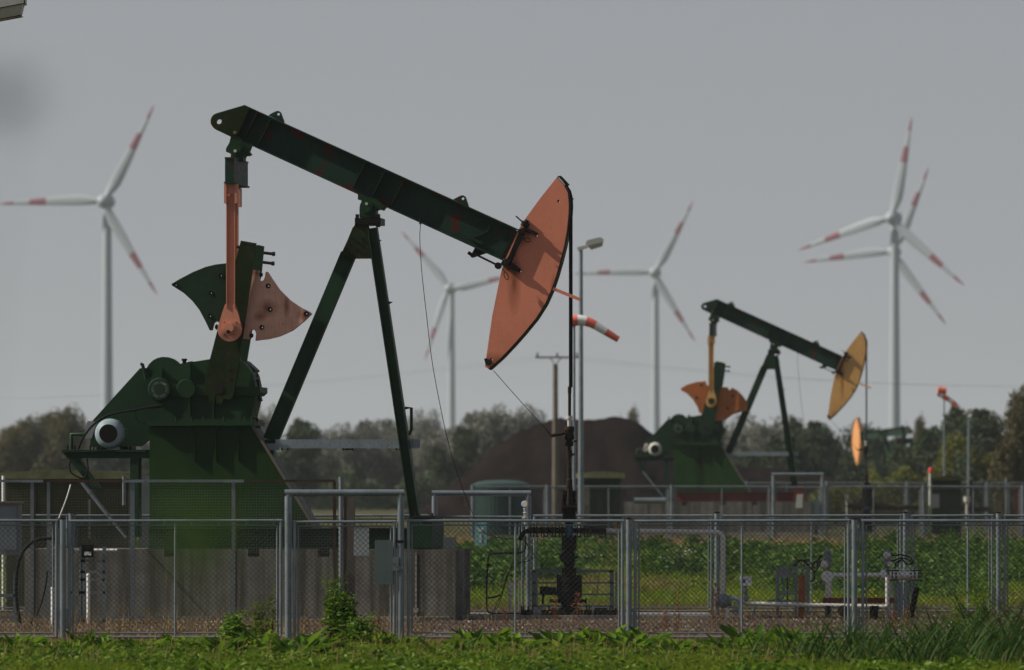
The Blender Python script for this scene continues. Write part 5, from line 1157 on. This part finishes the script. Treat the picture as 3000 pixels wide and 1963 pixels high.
# ------------------------------------------------------------------ soil heap
def heap():
    d0 = 400; k = F / d0
    prof = [(1180, 1500), (1260, 1470), (1340, 1400), (1400, 1345), (1450, 1300), (1500, 1262), (1560, 1238), (1600, 1222), (1640, 1215), (1690, 1221), (1740, 1218), (1790, 1209), (1830, 1212), (1870, 1228), (1910, 1262), (1960, 1298), (2020, 1335), (2100, 1352), (2200, 1358), (2320, 1368), (2420, 1390), (2520, 1430), (2600, 1470)]
    px = np.linspace(1180, 2600, 90); py = np.interp(px, [p[0] for p in prof], [p[1] for p in prof]) + np.random.default_rng(9).normal(0, 2.2, len(px))
    ny = 26; vs = []; rs = np.random.default_rng(3)
    for j in range(ny):
        v = j / (ny - 1) * 2 - 1
        for x_, y_ in zip(px, py):
            h = max(.0, wz(y_, d0) - .5); f = max(0, 1 - abs(v)) ** .8
            dn = .0 if abs(v) > .95 else (math.sin(x_ * .05 + 6 * v) * .16 + math.sin(x_ * .021 - 9 * v) * .25 + rs.normal() * .12) * min(1, h / 2) * (1 - f) * 1.6 + rs.normal() * .02
            vs.append((wx(x_, d0), d0 + v * 12, .45 + h * f + dn))
    n = len(px); mb = MB(); mb.add(vs, [(j * n + i, j * n + i + 1, (j + 1) * n + i + 1, (j + 1) * n + i) for j in range(ny - 1) for i in range(n - 1)], True)
    tag(mb.build('soil_heap', M['mound'], loc=(wx(1750, d0), d0, .5)), kind='structure')
heap()

# ------------------------------------------------------------------ trees
def crown_mesh(name, n, mat, rx, rz, seed, lobes=9, leaf=.3, wispy=.3):
    rs = np.random.default_rng(seed)
    c = [(rs.normal(0, rx * .42), rs.normal(0, rx * .35), rs.uniform(-.75, .62) * rz, rs.uniform(.34, .58) * rx) for _ in range(lobes)]
    P_ = []
    for (x, y, z, r) in c:
        m_ = int(n / lobes); dvec = rs.normal(size=(m_, 3)); dvec /= np.linalg.norm(dvec, axis=1)[:, None]
        rr = r * rs.uniform(.25, 1.0 + wispy * .5, m_) ** .6
        q = np.stack([x + dvec[:, 0] * rr, y + dvec[:, 1] * rr, z + dvec[:, 2] * rr * .95], 1)
        cl = np.sin(q[:, 0] * 3.1 + seed) * np.sin(q[:, 1] * 2.7) * np.sin(q[:, 2] * 3.4 + 1) ; q = q[cl > -.32]
        P_.append(q)
    nt_ = 5                       # upright twig tips
    for _ in range(nt_):
        x, y, z, r = c[rs.integers(len(c))]; m_ = int(n * .012); t_ = rs.uniform(0, 1, m_)
        P_.append(np.stack([x + rs.normal(0, .4) * rx * .3 + rs.normal(0, .28, m_) * (1.2 - t_), y + rs.normal(0, .13, m_), z + r * .55 + t_ * rx * .22], 1))
    P_ = np.concatenate(P_); n = len(P_)
    me = leaves_mesh(name, P_, rand_dirs(n, -.6, .8), rand_dirs(n, -1, 1), rs.uniform(.6, 1.3, n) * leaf, rs.uniform(.5, .8, n) * leaf, mat)
    return me
def trunk_mesh(h, r, seed):
    rs = random.Random(seed); mb = MB(); top = Vector((rs.uniform(-.3, .3), 0, h))
    mb.tube([(0, 0, -.3), (rs.uniform(-.1, .1), 0, h * .5), tuple(top)], r, 8, r1=r * .35)
    for i in range(8):
        a = rs.uniform(0, 6.28); z = h * rs.uniform(.3, .85); l_ = h * rs.uniform(.3, .55)
        mb.tube([(0, 0, z), (math.cos(a) * l_ * .5, math.sin(a) * l_ * .5, z + l_ * .45), (math.cos(a) * l_ * .8, math.sin(a) * l_ * .8, z + l_ * .95)], r * .4, 5, r1=r * .08)
    return mb
protos = {}
def tree(kind, px, ytop, d, wpx, label, group, autumn=0):
    k = F / d; h = wz(ytop, d) - .5; wd = wpx * 1.3 / k
    if kind not in protos:
        mat, lobes, wispy, sd_ = {'a': (M['tree_a'], 12, .2, 1), 'b': (M['tree_b'], 11, .8, 2), 'c': (M['tree_c'], 11, .9, 3), 'd': (M['tree_d'], 10, .5, 4), 'e': (M['tree_a'], 10, .5, 5), 'f': (M['tree_c'], 12, .6, 6)}[kind]
        # unit tree: total height 8, crown width about 6
        cm = crown_mesh('crown', 20000, mat, 2.9, 2.9, sd_, lobes, .26, wispy)
        tm = trunk_mesh(6, .17, sd_); tmesh = tm.build('trunk', M['bark'], loc=(0, 0, 0)); me_t = tmesh.data; bpy.data.objects.remove(tmesh)
        zz = [v.co.z for v in cm.vertices]; zmx = float(np.percentile(zz, 99.0)); zmn = float(np.percentile(zz, 1)); xs_ = [v.co.x for v in cm.vertices]; wd0 = float(np.percentile(xs_, 98) - np.percentile(xs_, 2))
        protos[kind] = (cm, me_t, zmx, zmn, wd0)
    cm, tm, zmx, zmn, wd0 = protos[kind]
    t = thing('tree', (wx(px, d), d, .5), label, 'tree', group, random.uniform(-.4, .4))
    total = 8.0; sx = wd / wd0; sz = h / total
    c = link_mesh('crown', cm, t, (0, 0, (total - zmx) * sz)); c.scale = (sx, sx, sz * 1.0 * (total * .86) / (zmx - zmn))
    c.location.z = h - zmx * c.scale.z
    tr = link_mesh('trunk', tm, t); tr.scale = (sz, sz, sz)
    return t
trees = [
 ('b', 20, 1262, 560, 110, 'tree'), ('b', 75, 1238, 570, 90, ''), ('b', 130, 1225, 590, 110, ''), ('b', 185, 1213, 560, 100, ''), ('c', 245, 1245, 600, 110, ''),
 ('c', 420, 1290, 640, 160, ''), ('c', 760, 1212, 640, 70, ''), ('a', 865, 1240, 560, 140, ''), ('c', 940, 1285, 650, 110, ''), ('c', 1025, 1262, 640, 120, ''), ('f', 1100, 1240, 680, 90, ''),
 ('c', 1170, 1262, 640, 100, ''), ('c', 1238, 1225, 700, 70, ''), ('f', 1290, 1265, 620, 90, ''), ('a', 1355, 1262, 560, 90, ''), ('f', 1410, 1218, 600, 110, ''), ('c', 1470, 1212, 640, 110, ''), ('c', 1530, 1228, 640, 80, ''),
 ('b', 1848, 1213, 700, 40, ''), ('c', 2200, 1240, 600, 170, ''), ('c', 2150, 1290, 640, 120, ''), ('a', 2370, 1240, 520, 150, ''), ('a', 2300, 1290, 470, 130, ''), ('a', 2436, 1290, 530, 60, ''),
 ('e', 2600, 1262, 560, 150, ''), ('b', 2688, 1236, 620, 40, ''), ('a', 2760, 1262, 500, 150, ''), ('a', 2850, 1205, 470, 190, ''), ('e', 2905, 1260, 480, 120, ''), ('b', 2985, 1158, 330, 100, ''), ('d', 3060, 1210, 340, 130, ''),
 ('a', 600, 1300, 620, 200, ''), ('a', 300, 1290, 620, 160, ''),
]
names_ = {'a': 'dark green leafy tree', 'b': 'thin brownish autumn tree', 'c': 'hazy grey green tree', 'd': 'yellowing leafy tree', 'e': 'dense green tree', 'f': 'hazy pale green tree'}
where = {20: 'at the left edge of the wood', 75: 'second from the left edge', 130: 'third from the left edge', 185: 'tallest left of the large turbine tower', 245: 'right at the foot of the large turbine tower', 420: 'behind the motor and belt guard', 760: 'between gearbox and rear leg',
 865: 'seen through the tripod, next to the rear leg', 940: 'low, inside the tripod right of the dark green tree', 1025: 'in the middle of the tripod opening', 1100: 'left of the front leg', 1170: 'just behind the front leg', 1238: 'slim, right of the front leg', 1290: 'left of the second turbine tower',
 1355: 'right of the second turbine tower', 1410: 'under the bottom tip of the horsehead', 1470: 'tallest left of the soil heap', 1530: 'where the soil heap begins', 1848: 'peeping over the soil heap', 2200: 'behind the tripod of the second pumpjack', 2150: 'behind the second pumpjack pedestal',
 2370: 'right of the second pumpjack tripod', 2300: 'low, inside the second tripod', 2436: 'left of the third pumpjack', 2600: 'behind the third pumpjack', 2688: 'tiny top above the wood right of the third pumpjack', 2760: 'behind the drooping windsock pole', 2850: 'round and tall behind the small lamp', 2905: 'right of the small lamp',
 2985: 'tall at the right edge', 3060: 'cut by the right edge', 600: 'hidden behind the pedestal', 300: 'behind the motor platform'}
for kind, px, yt, d, wp, _ in trees:
    tree(kind, px, yt, d, wp, names_[kind] + ' ' + where[px], 'trees along the horizon')
# bush belts: nobody could count them
def belt(name, x0p, x1p, d, h, n, mat, seed, leaf=.22, top=None):
    rs = np.random.default_rng(seed); px = rs.uniform(x0p, x1p, n); x = (px - 1500) / F * d; y = d + rs.uniform(-3, 3, n)
    hh = h * (.72 + .22 * np.sin(x * .9 + seed) + .14 * np.sin(x * 2.3 + seed * 2))
    z = rs.uniform(0, 1, n) ** .7 * hh + .5
    me = leaves_mesh(name, np.stack([x, y, z], 1), rand_dirs(n, -.5, .9), rand_dirs(n, -1, 1), rs.uniform(.6, 1.3, n) * leaf, rs.uniform(.5, .8, n) * leaf, mat)
    tag(link_mesh(name, me), kind='stuff')
belt('distant_undergrowth', -300, 1700, 700, 5.6, 42000, M['tree_c'], 1, .5)
belt('distant_thicket', -200, 1500, 600, 3.6, 26000, M['tree_a'], 2, .4)
belt('green_thicket', 2050, 3200, 520, 4.6, 34000, M['tree_a'], 3, .34)
belt('yellowing_bushes', 2550, 3200, 380, 4.7, 34000, M['tree_d'], 4, .22)
belt('low_bushes', 2250, 2800, 340, 2.2, 14000, M['tree_d'], 5, .2)
belt('bush_scrub', 2800, 3250, 350, 3.4, 20000, M['tree_a'], 6, .22)

# ------------------------------------------------------------------ grass, weeds, gravel
def xr_of(d): return 1560 / F * d
tag(link_mesh('foreground_grass', blades('foreground_grass', 165000, (-9.5, 11), (80, 97.2), (.05, .17), (.003, .007), M['grass'], .7, (.12, -.02))), kind='stuff')
tag(link_mesh('dry_verge_grass', blades('dry_verge_grass', 34000, (-7.9, 7.9), (95.2, 102.2), (.03, .15), (.002, .005), M['drygrass'], .8, (.1, 0))), kind='stuff')
tag(link_mesh('dry_pad_grass', blades('dry_pad_grass', 26000, (-9, 9.5), (101.5, 126), (.04, .22), (.002, .006), M['drygrass'], .9, (.1, 0), dens=lambda x, y: np.where(x < -1.5, .95, .22) * (.5 + .5 * np.sin(x * 1.7 + y * .9)))), kind='stuff')
tag(link_mesh('dry_stalks', blades('dry_stalks', 900, (-8, 8), (100, 114), (.25, .5), (.003, .005), M['drygrass'], .25, (.1, 0), dens=lambda x, y: np.where(x < -2, 1, .35))), kind='stuff')
tag(link_mesh('bank_grass', blades('bank_grass', 150000, (-16, 20), (126, 186), (.08, .30), (.004, .011), M['grass'], .7, (.12, 0), dens=lambda x, y: np.clip((y - 123.5) / 6, .2, 1))), kind='stuff')
tag(link_mesh('dry_field_edge', blades('dry_field_edge', 30000, (-11, 11.5), (121, 133), (.05, .22), (.003, .008), M['drygrass'], .8, (.1, 0))), kind='stuff')
patch = lambda x, y: np.clip(np.sin(x * .8 + y * .13) + np.sin(x * .31 - y * .22 + 2) - .35, 0, 1)
tag(link_mesh('straw_patches', blades('straw_patches', 50000, (-12, 12.5), (130, 158), (.1, .34), (.004, .009), M['drygrass'], .7, (.15, 0), dens=patch)), kind='stuff')
tag(link_mesh('verge_seed_stalks', blades('verge_seed_stalks', 1500, (-7.8, 7.8), (84, 97), (.2, .42), (.0025, .005), M['drygrass'], .35, (.12, 0))), kind='stuff')
tag(link_mesh('far_dry_grass', blades('far_dry_grass', 34000, (-21, 25), (180, 235), (.08, .25), (.006, .014), M['drygrass'], .8, (.1, 0))), kind='stuff')
def weedbank(name, n, yr, mat, seed, L=(.08, .2), hmax=.62, xs=(-14, 14)):
    rs = np.random.default_rng(seed); nc = 420; cx = rs.uniform(*xs, nc); cy = rs.uniform(*yr, nc) + (0 if yr[1] < 100 else 1) * (5.5 * np.sin(cx * .55 + 1) + 3 * np.sin(cx * 1.3) - 3); ch = rs.uniform(.25, 1, nc) * hmax; cr_ = rs.uniform(.25, .8, nc)
    i = rs.integers(0, nc, n); x = cx[i] + rs.normal(0, 1, n) * cr_[i] * .6; y = cy[i] + rs.normal(0, 1, n) * cr_[i] * .6
    rr = np.clip(1 - ((x - cx[i]) ** 2 + (y - cy[i]) ** 2) / (cr_[i] ** 2 * 1.8), .12, 1)
    z = np.array([gz(a, b) for a, b in zip(x, y)]) + ch[i] * rr * rs.uniform(.2, 1, n)
    D_ = rand_dirs(n, -.3, .7); N_ = rand_dirs(n, .2, 1)
    me = leaves_mesh(name, np.stack([x, y, z], 1), D_, N_, rs.uniform(*L, n), rs.uniform(*L, n) * .6, mat)
    return tag(link_mesh(name, me), kind='stuff')
weedbank('weed_bank', 76000, (157, 184), M['bankweed'], 21, xs=(-16, 21))
weedbank('pale_weed_bank', 9000, (150, 184), M['weedlt'], 22, hmax=.5, xs=(-16, 21))
weedbank('weed_thicket', 24000, (146, 166), M['bankweed'], 27, hmax=.75, xs=(-3.5, 1.2), L=(.1, .24))
weedbank('weed_thicket_right', 24000, (144, 172), M['bankweed'], 28, hmax=.7, xs=(5.5, 13), L=(.08, .2))
weedbank('leafy_ground_cover', 76000, (79, 94.5), M['weed'], 31, hmax=.19, xs=(-9.5, 11), L=(.03, .12))
weedbank('pale_ground_cover', 32000, (79, 95), M['weedlt'], 32, hmax=.15, xs=(-9.5, 11), L=(.03, .08))
# flowers
def specks(name, n, fn, size, mat, seed):
    rs = np.random.default_rng(seed); P_ = np.array([fn(rs) for _ in range(n)])
    me = leaves_mesh(name, P_, rand_dirs(n, -.2, .5), rand_dirs(n, .4, 1), rs.uniform(.6, 1.3, n) * size, rs.uniform(.6, 1.3, n) * size, mat, .05); return tag(link_mesh(name, me), kind='stuff')
cl = [(1985, 1625), (2010, 1612), (1950, 1640), (2030, 1640), (1880, 1632), (1925, 1650), (1720, 1622), (1740, 1640), (2290, 1603), (1770, 1630), (1600, 1630)]
def ffn(rs):
    a, b = cl[rs.integers(len(cl))]; d = 163 + rs.normal() * 1.5; p = W(a + rs.normal() * 15, b + rs.normal() * 7, d); return tuple(p)
specks('white_flower_heads', 420, ffn, .038, M['flower'], 5)
specks('yellow_flower_heads', 260, lambda rs: (rs.uniform(3, 10.5), rs.uniform(122.5, 136), rs.uniform(.12, .3)), .04, M['yflower'], 6)
# gravel stones
def stones(name, n, xr, yr, size, mat, seed):
    rs = np.random.default_rng(seed); V = np.array([(1, 0, 0), (-.5, .87, 0), (-.5, -.87, 0), (0, 0, .8), (.2, .1, -.4)]); Fc = np.array([[0, 1, 3], [1, 2, 3], [2, 0, 3]])
    x = rs.uniform(*xr, n); y = rs.uniform(*yr, n); s = rs.uniform(*size, n); a = rs.uniform(0, 6.28, n)
    P_ = np.zeros((n, 4, 3))
    for j in range(4):
        vx, vy, vz = V[j]; P_[:, j, 0] = x + (vx * np.cos(a) - vy * np.sin(a)) * s; P_[:, j, 1] = y + (vx * np.sin(a) + vy * np.cos(a)) * s; P_[:, j, 2] = vz * s + .0 + rs.uniform(-.2, .5, n) * s
    loops = ((np.arange(n) * 4)[:, None] + Fc.ravel()[None]).ravel().astype(np.int32)
    me = bpy.data.meshes.new(name); me.vertices.add(4 * n); me.vertices.foreach_set('co', P_.ravel()); me.loops.add(9 * n); me.loops.foreach_set('vertex_index', loops); me.polygons.add(3 * n); me.polygons.foreach_set('loop_start', (np.arange(3 * n) * 3).astype(np.int32)); me.update(calc_edges=True); me.materials.append(mat)
    return tag(link_mesh(name, me), kind='stuff')
M['stone'] = leafmat('gravel_stones', [(.035, .024, .02), (.06, .042, .035), (.11, .08, .065), (.45, .40, .34)], .0, .9)
stones('gravel', 30000, (-9.5, 9.5), (100.5, 124), (.01, .035), M['stone'], 8)

def leafy_weed(px, ybase, d, h, n, spread, mat, label, leaf=(.08, .16), name='weed_plant', stems=5):
    x0 = wx(px, d); z0 = gz(x0, d); t = thing(name, (x0, d, z0), label, 'weed', 'weeds along the front fence')
    mb = MB(); tips = []
    for i in range(stems):
        a = random.uniform(0, 6.28); r = spread * random.uniform(.1, .8); hh = h * random.uniform(.55, 1); p = [Vector((0, 0, -.02)), Vector((math.cos(a) * r * .4, math.sin(a) * r * .4, hh * .5)), Vector((math.cos(a) * r, math.sin(a) * r, hh))]
        mb.tube(smooth_path(p, 3), .008, 5, r1=.003); tips.append(p)
    mb.build('stem', mat, t, world=False)
    P_ = []; 
    for i in range(n):
        p = random.choice(tips); u = random.random() ** .8; q = p[0].lerp(p[1], u * 2) if u < .5 else p[1].lerp(p[2], u * 2 - 1)
        s_ = spread * .55 * (1.25 - u) ; P_.append((q.x + random.gauss(0, s_ * .5), q.y + random.gauss(0, s_ * .5), q.z + random.gauss(0, .03)))
    P_ = np.array(P_); P_[:, 2] = np.clip(P_[:, 2], .02, None); sc_ = (1.3 - np.clip(P_[:, 2] / h, 0, 1))[:]
    me = leaves_mesh('foliage', P_, rand_dirs(n, -.3, .6), rand_dirs(n, .3, 1), RNG.uniform(*leaf, n) * sc_, RNG.uniform(*leaf, n) * .55 * sc_, mat, .2)
    o = link_mesh('foliage', me, t); return t
leafy_weed(1010, 1890, 97.6, 1.0, 1500, .42, M['weed'], 'tall bushy weed in front of the mesh gate', (.06, .15), stems=12)
leafy_weed(985, 1890, 98.2, 1.25, 260, .3, M['weedlt'], 'thin yellow green seed stalks rising behind the bushy weed', (.02, .05), stems=16)
leafy_weed(1060, 1900, 96.8, .5, 500, .4, M['weed'], 'low leafy weed right of the bushy weed', (.08, .16))
leafy_weed(752, 1890, 98.4, .75, 420, .4, M['weedlt'], 'spindly yellow green weed left of the gate portal', (.05, .11), stems=7)
leafy_weed(800, 1890, 98.6, 1.15, 70, .12, M['weedlt'], 'single tall thin weed against the left portal post', (.05, .09), stems=2)
leafy_weed(690, 1910, 97.5, .55, 600, .5, M['weed'], 'spreading leafy weed left of the spindly one', (.07, .14))
leafy_weed(2870, 1880, 98.0, 1.15, 300, .4, M['weed'], 'tall open weed at the right between fence bars', (.05, .13), stems=8)
leafy_weed(2800, 1890, 98.2, .9, 200, .3, M['weedlt'], 'slender weed left of the tall open weed', (.05, .1), stems=6)
ORD = ['first', 'second', 'third', 'fourth', 'fifth', 'sixth', 'seventh', 'eighth', 'ninth', 'tenth', 'eleventh', 'twelfth', 'thirteenth', 'fourteenth', 'fifteenth', 'sixteenth', 'seventeenth', 'eighteenth', 'nineteenth', 'twentieth', 'twenty first', 'twenty second', 'twenty third', 'twenty fourth', 'twenty fifth', 'twenty sixth', 'twenty seventh', 'twenty eighth']
docks = [(60, 93.5, .3), (255, 95.5, .3), (300, 92, .25), (210, 90, .22), (520, 94, .25), (640, 91, .3), (880, 89.5, .35), (940, 92, .3), (1105, 95.5, .3), (1160, 96.5, .3), (1380, 94.5, .35), (1425, 95.5, .38), (1500, 92.5, .3), (1640, 95, .4), (1690, 96, .38), (1740, 94.5, .35), (1790, 96.5, .4), (1850, 93, .3), (1880, 95.5, .35), (1985, 91.5, .25), (2190, 96, .42), (2225, 94.5, .4), (2270, 95.5, .38), (2330, 93, .35), (2130, 92.5, .3), (1300, 91, .25), (760, 93, .35), (420, 92.5, .22)]
docks = [(a, min(b, 95.6), c * (.85 if b > 94 else 1)) for a, b, c in docks]
docks.sort()
for i, (px, d, h) in enumerate(docks):
    nb = ['first', 'second', 'third', 'fourth']
    x0 = wx(px, d); t = thing('dock_plant', (x0, d, gz(x0, d)), ORD[i] + ' broad leaved dock clump from the left in the foreground grass', 'weed', 'broad leaved docks in the foreground grass')
    n = random.randint(28, 60); a = RNG.uniform(0, 6.28, n); el = RNG.uniform(.25, 1.2, n); D_ = np.stack([np.cos(a) * np.cos(el), np.sin(a) * np.cos(el), np.sin(el)], 1)
    P_ = np.stack([np.cos(a) * RNG.uniform(0, .25, n), np.sin(a) * RNG.uniform(0, .2, n), RNG.uniform(0, h * .5, n)], 1)
    N_ = np.stack([-np.cos(a) * np.sin(el), -np.sin(a) * np.sin(el), np.cos(el)], 1) + RNG.normal(0, .25, (n, 3))
    me = leaves_mesh('leaf_cluster', P_, D_, N_, RNG.uniform(.55, 1.05, n) * h, RNG.uniform(.28, .46, n) * h, M['weed'], .22)
    link_mesh('leaf_cluster', me, t)
for i, (px, d, h) in enumerate(sorted(((1106, 99.9, .38), (2470 - 520, 108, .3), (1625, 112, .5), (1690, 113, .55), (2093, 104, .8), (1985, 103, .7), (2655, 104, .45), (2620, 103, .4), (1480, 110, .3)))):
    x0 = wx(px, d); t = thing('dock_stalk', (x0, d, 0), ORD[i] + ' rust red dried dock stalk from the left on the gravel', 'weed', 'rust red dock stalks on the gravel')
    mb = MB(); mb.tube([(0, 0, -.02), (.02, 0, h * .5), (random.uniform(-.05, .05), 0, h)], .006, 5, r1=.003); mb.build('stem', M['dock'], t, world=False)
    n = 90; z = RNG.uniform(.15, 1, n) * h; P_ = np.stack([RNG.normal(0, .03, n), RNG.normal(0, .03, n), z], 1); link_mesh('seed_head', leaves_mesh('seed_head', P_, rand_dirs(n, -.4, 1), rand_dirs(n), RNG.uniform(.02, .05, n), RNG.uniform(.015, .03, n), M['dock']), t)

# plants right beside the photographer, far out of focus
def near_plant(px, py, d, label, r, n, mat, name='tall_roadside_weed'):
    p = W(px, py, d); t = thing(name, (p.x, d, gz(0, d) * 0), label, 'weed')
    mb = MB(); mb.tube(smooth_path([(-.25, .1, 0), (-.12, 0, p.z * .5), (0, 0, p.z)], 4), .0025, 5, r1=.001); mb.build('stem', mat, t, world=False)
    q = RNG.normal(0, 1, (n, 3)) * np.array([r, r * .5, r * 1.1]) + np.array([0, 0, p.z]); link_mesh('leaves', leaves_mesh('leaves', q, rand_dirs(n), rand_dirs(n), RNG.uniform(.5, 1, n) * r * 1.2, RNG.uniform(.3, .6, n) * r * 1.2, mat), t)
    return t
M['nearleaf'] = leafmat('pale_green_near_leaves', [(.06, .13, .02), (.10, .19, .04), (.14, .24, .05)], .5)
M['twigleaf'] = leafmat('dark_near_leaves', [(.02, .022, .018), (.035, .035, .028)], .1)
near_plant(585, 1600, 9.0, 'blurred green weed tip close to the lens in front of the left fence panel', .030, 60, M['nearleaf'])
near_plant(15, 285, 7.0, 'blurred dark shoot tip close to the lens high at the left edge', .016, 70, M['twigleaf'])

# reeds at the lower right
def reed_mesh(name, n, seed):
    rs = random.Random(seed); mb = MB()
    for i in range(n):
        x, y = rs.gauss(0, .35), rs.gauss(0, .3); L_ = rs.uniform(.4, 1.1); a = rs.choice((rs.uniform(-.9, .9), rs.uniform(-.9, .9), rs.uniform(2.2, 4))); bend = rs.uniform(.1, .85); wd = rs.uniform(.007, .019); fa = rs.uniform(-.8, .8)
        pts = []; p = Vector((x, y, 0)); th = rs.uniform(.0, .3)
        for j in range(8):
            pts.append(p.copy()); th += bend / 7 * (1 + j * .28) ; p = p + Vector((math.cos(a) * math.sin(th), math.sin(a) * math.sin(th) * .6, math.cos(th))) * L_ / 7
        side = Vector((math.cos(fa + math.pi / 2) , math.sin(fa + math.pi / 2), 0)); side = Vector((math.cos(fa), math.sin(fa), .15)).normalized()
        vs = []
        for j, q in enumerate(pts):
            w_ = wd * (1 - (j / 7) ** 2.2) * (.55 + .45 * min(1, j / 2)) + .001; vs += [q - side * w_, q + Vector((0, 0, -.004)), q + side * w_]
        fs = []
        for j in range(7): b = j * 3; fs += [(b, b + 1, b + 4, b + 3), (b + 1, b + 2, b + 5, b + 4)]
        mb.add(vs, fs, True)
    return mb
for i, (px, d, s_) in enumerate(sorted(((2290, 88, .75), (2390, 90, .75), (2450, 87, .9), (2530, 90, .85), (2590, 87.5, .85), (2660, 89, .9), (2730, 87, .95), (2800, 89, 1.0), (2850, 87, 1.1), (2910, 90, 1.1), (2960, 87.5, 1.15), (3010, 89, 1.15), (2930, 85, 1.0), (2780, 85, .85), (2640, 85, .8), (2500, 85, .7), (2880, 86, 1.0), (3050, 86, 1.2)))):
    t = reed_mesh('reed_clump', 46, 50 + i).build('reed_clump', M['reed'], loc=(0, 0, 0)); t.location = (wx(px, d), d, gz(0, d) - .02); t.scale = (s_, s_, s_ * .88)
    tag(t, ORD[i] + ' reed clump from the left in the row at the lower right', 'reed grass', 'reed clumps at the lower right')

# ------------------------------------------------------------------ air
mb = MB(); mb.box((0, 3650, 52), (3600, 8000, 112)); hz = mb.build('haze', M['white'])
hm = bpy.data.materials.new('thin_haze'); hm.use_nodes = True; n = hm.node_tree.nodes; n.remove(n['Principled BSDF'])
pv = n.new('ShaderNodeVolumePrincipled'); pv.inputs['Density'].default_value = 0.95e-4; pv.inputs['Color'].default_value = (.80, .88, .95, 1); pv.inputs['Anisotropy'].default_value = .2
hm.node_tree.links.new(pv.outputs[0], n['Material Output'].inputs['Volume'])
hz.data.materials.clear(); hz.data.materials.append(hm); tag(hz, kind='stuff')
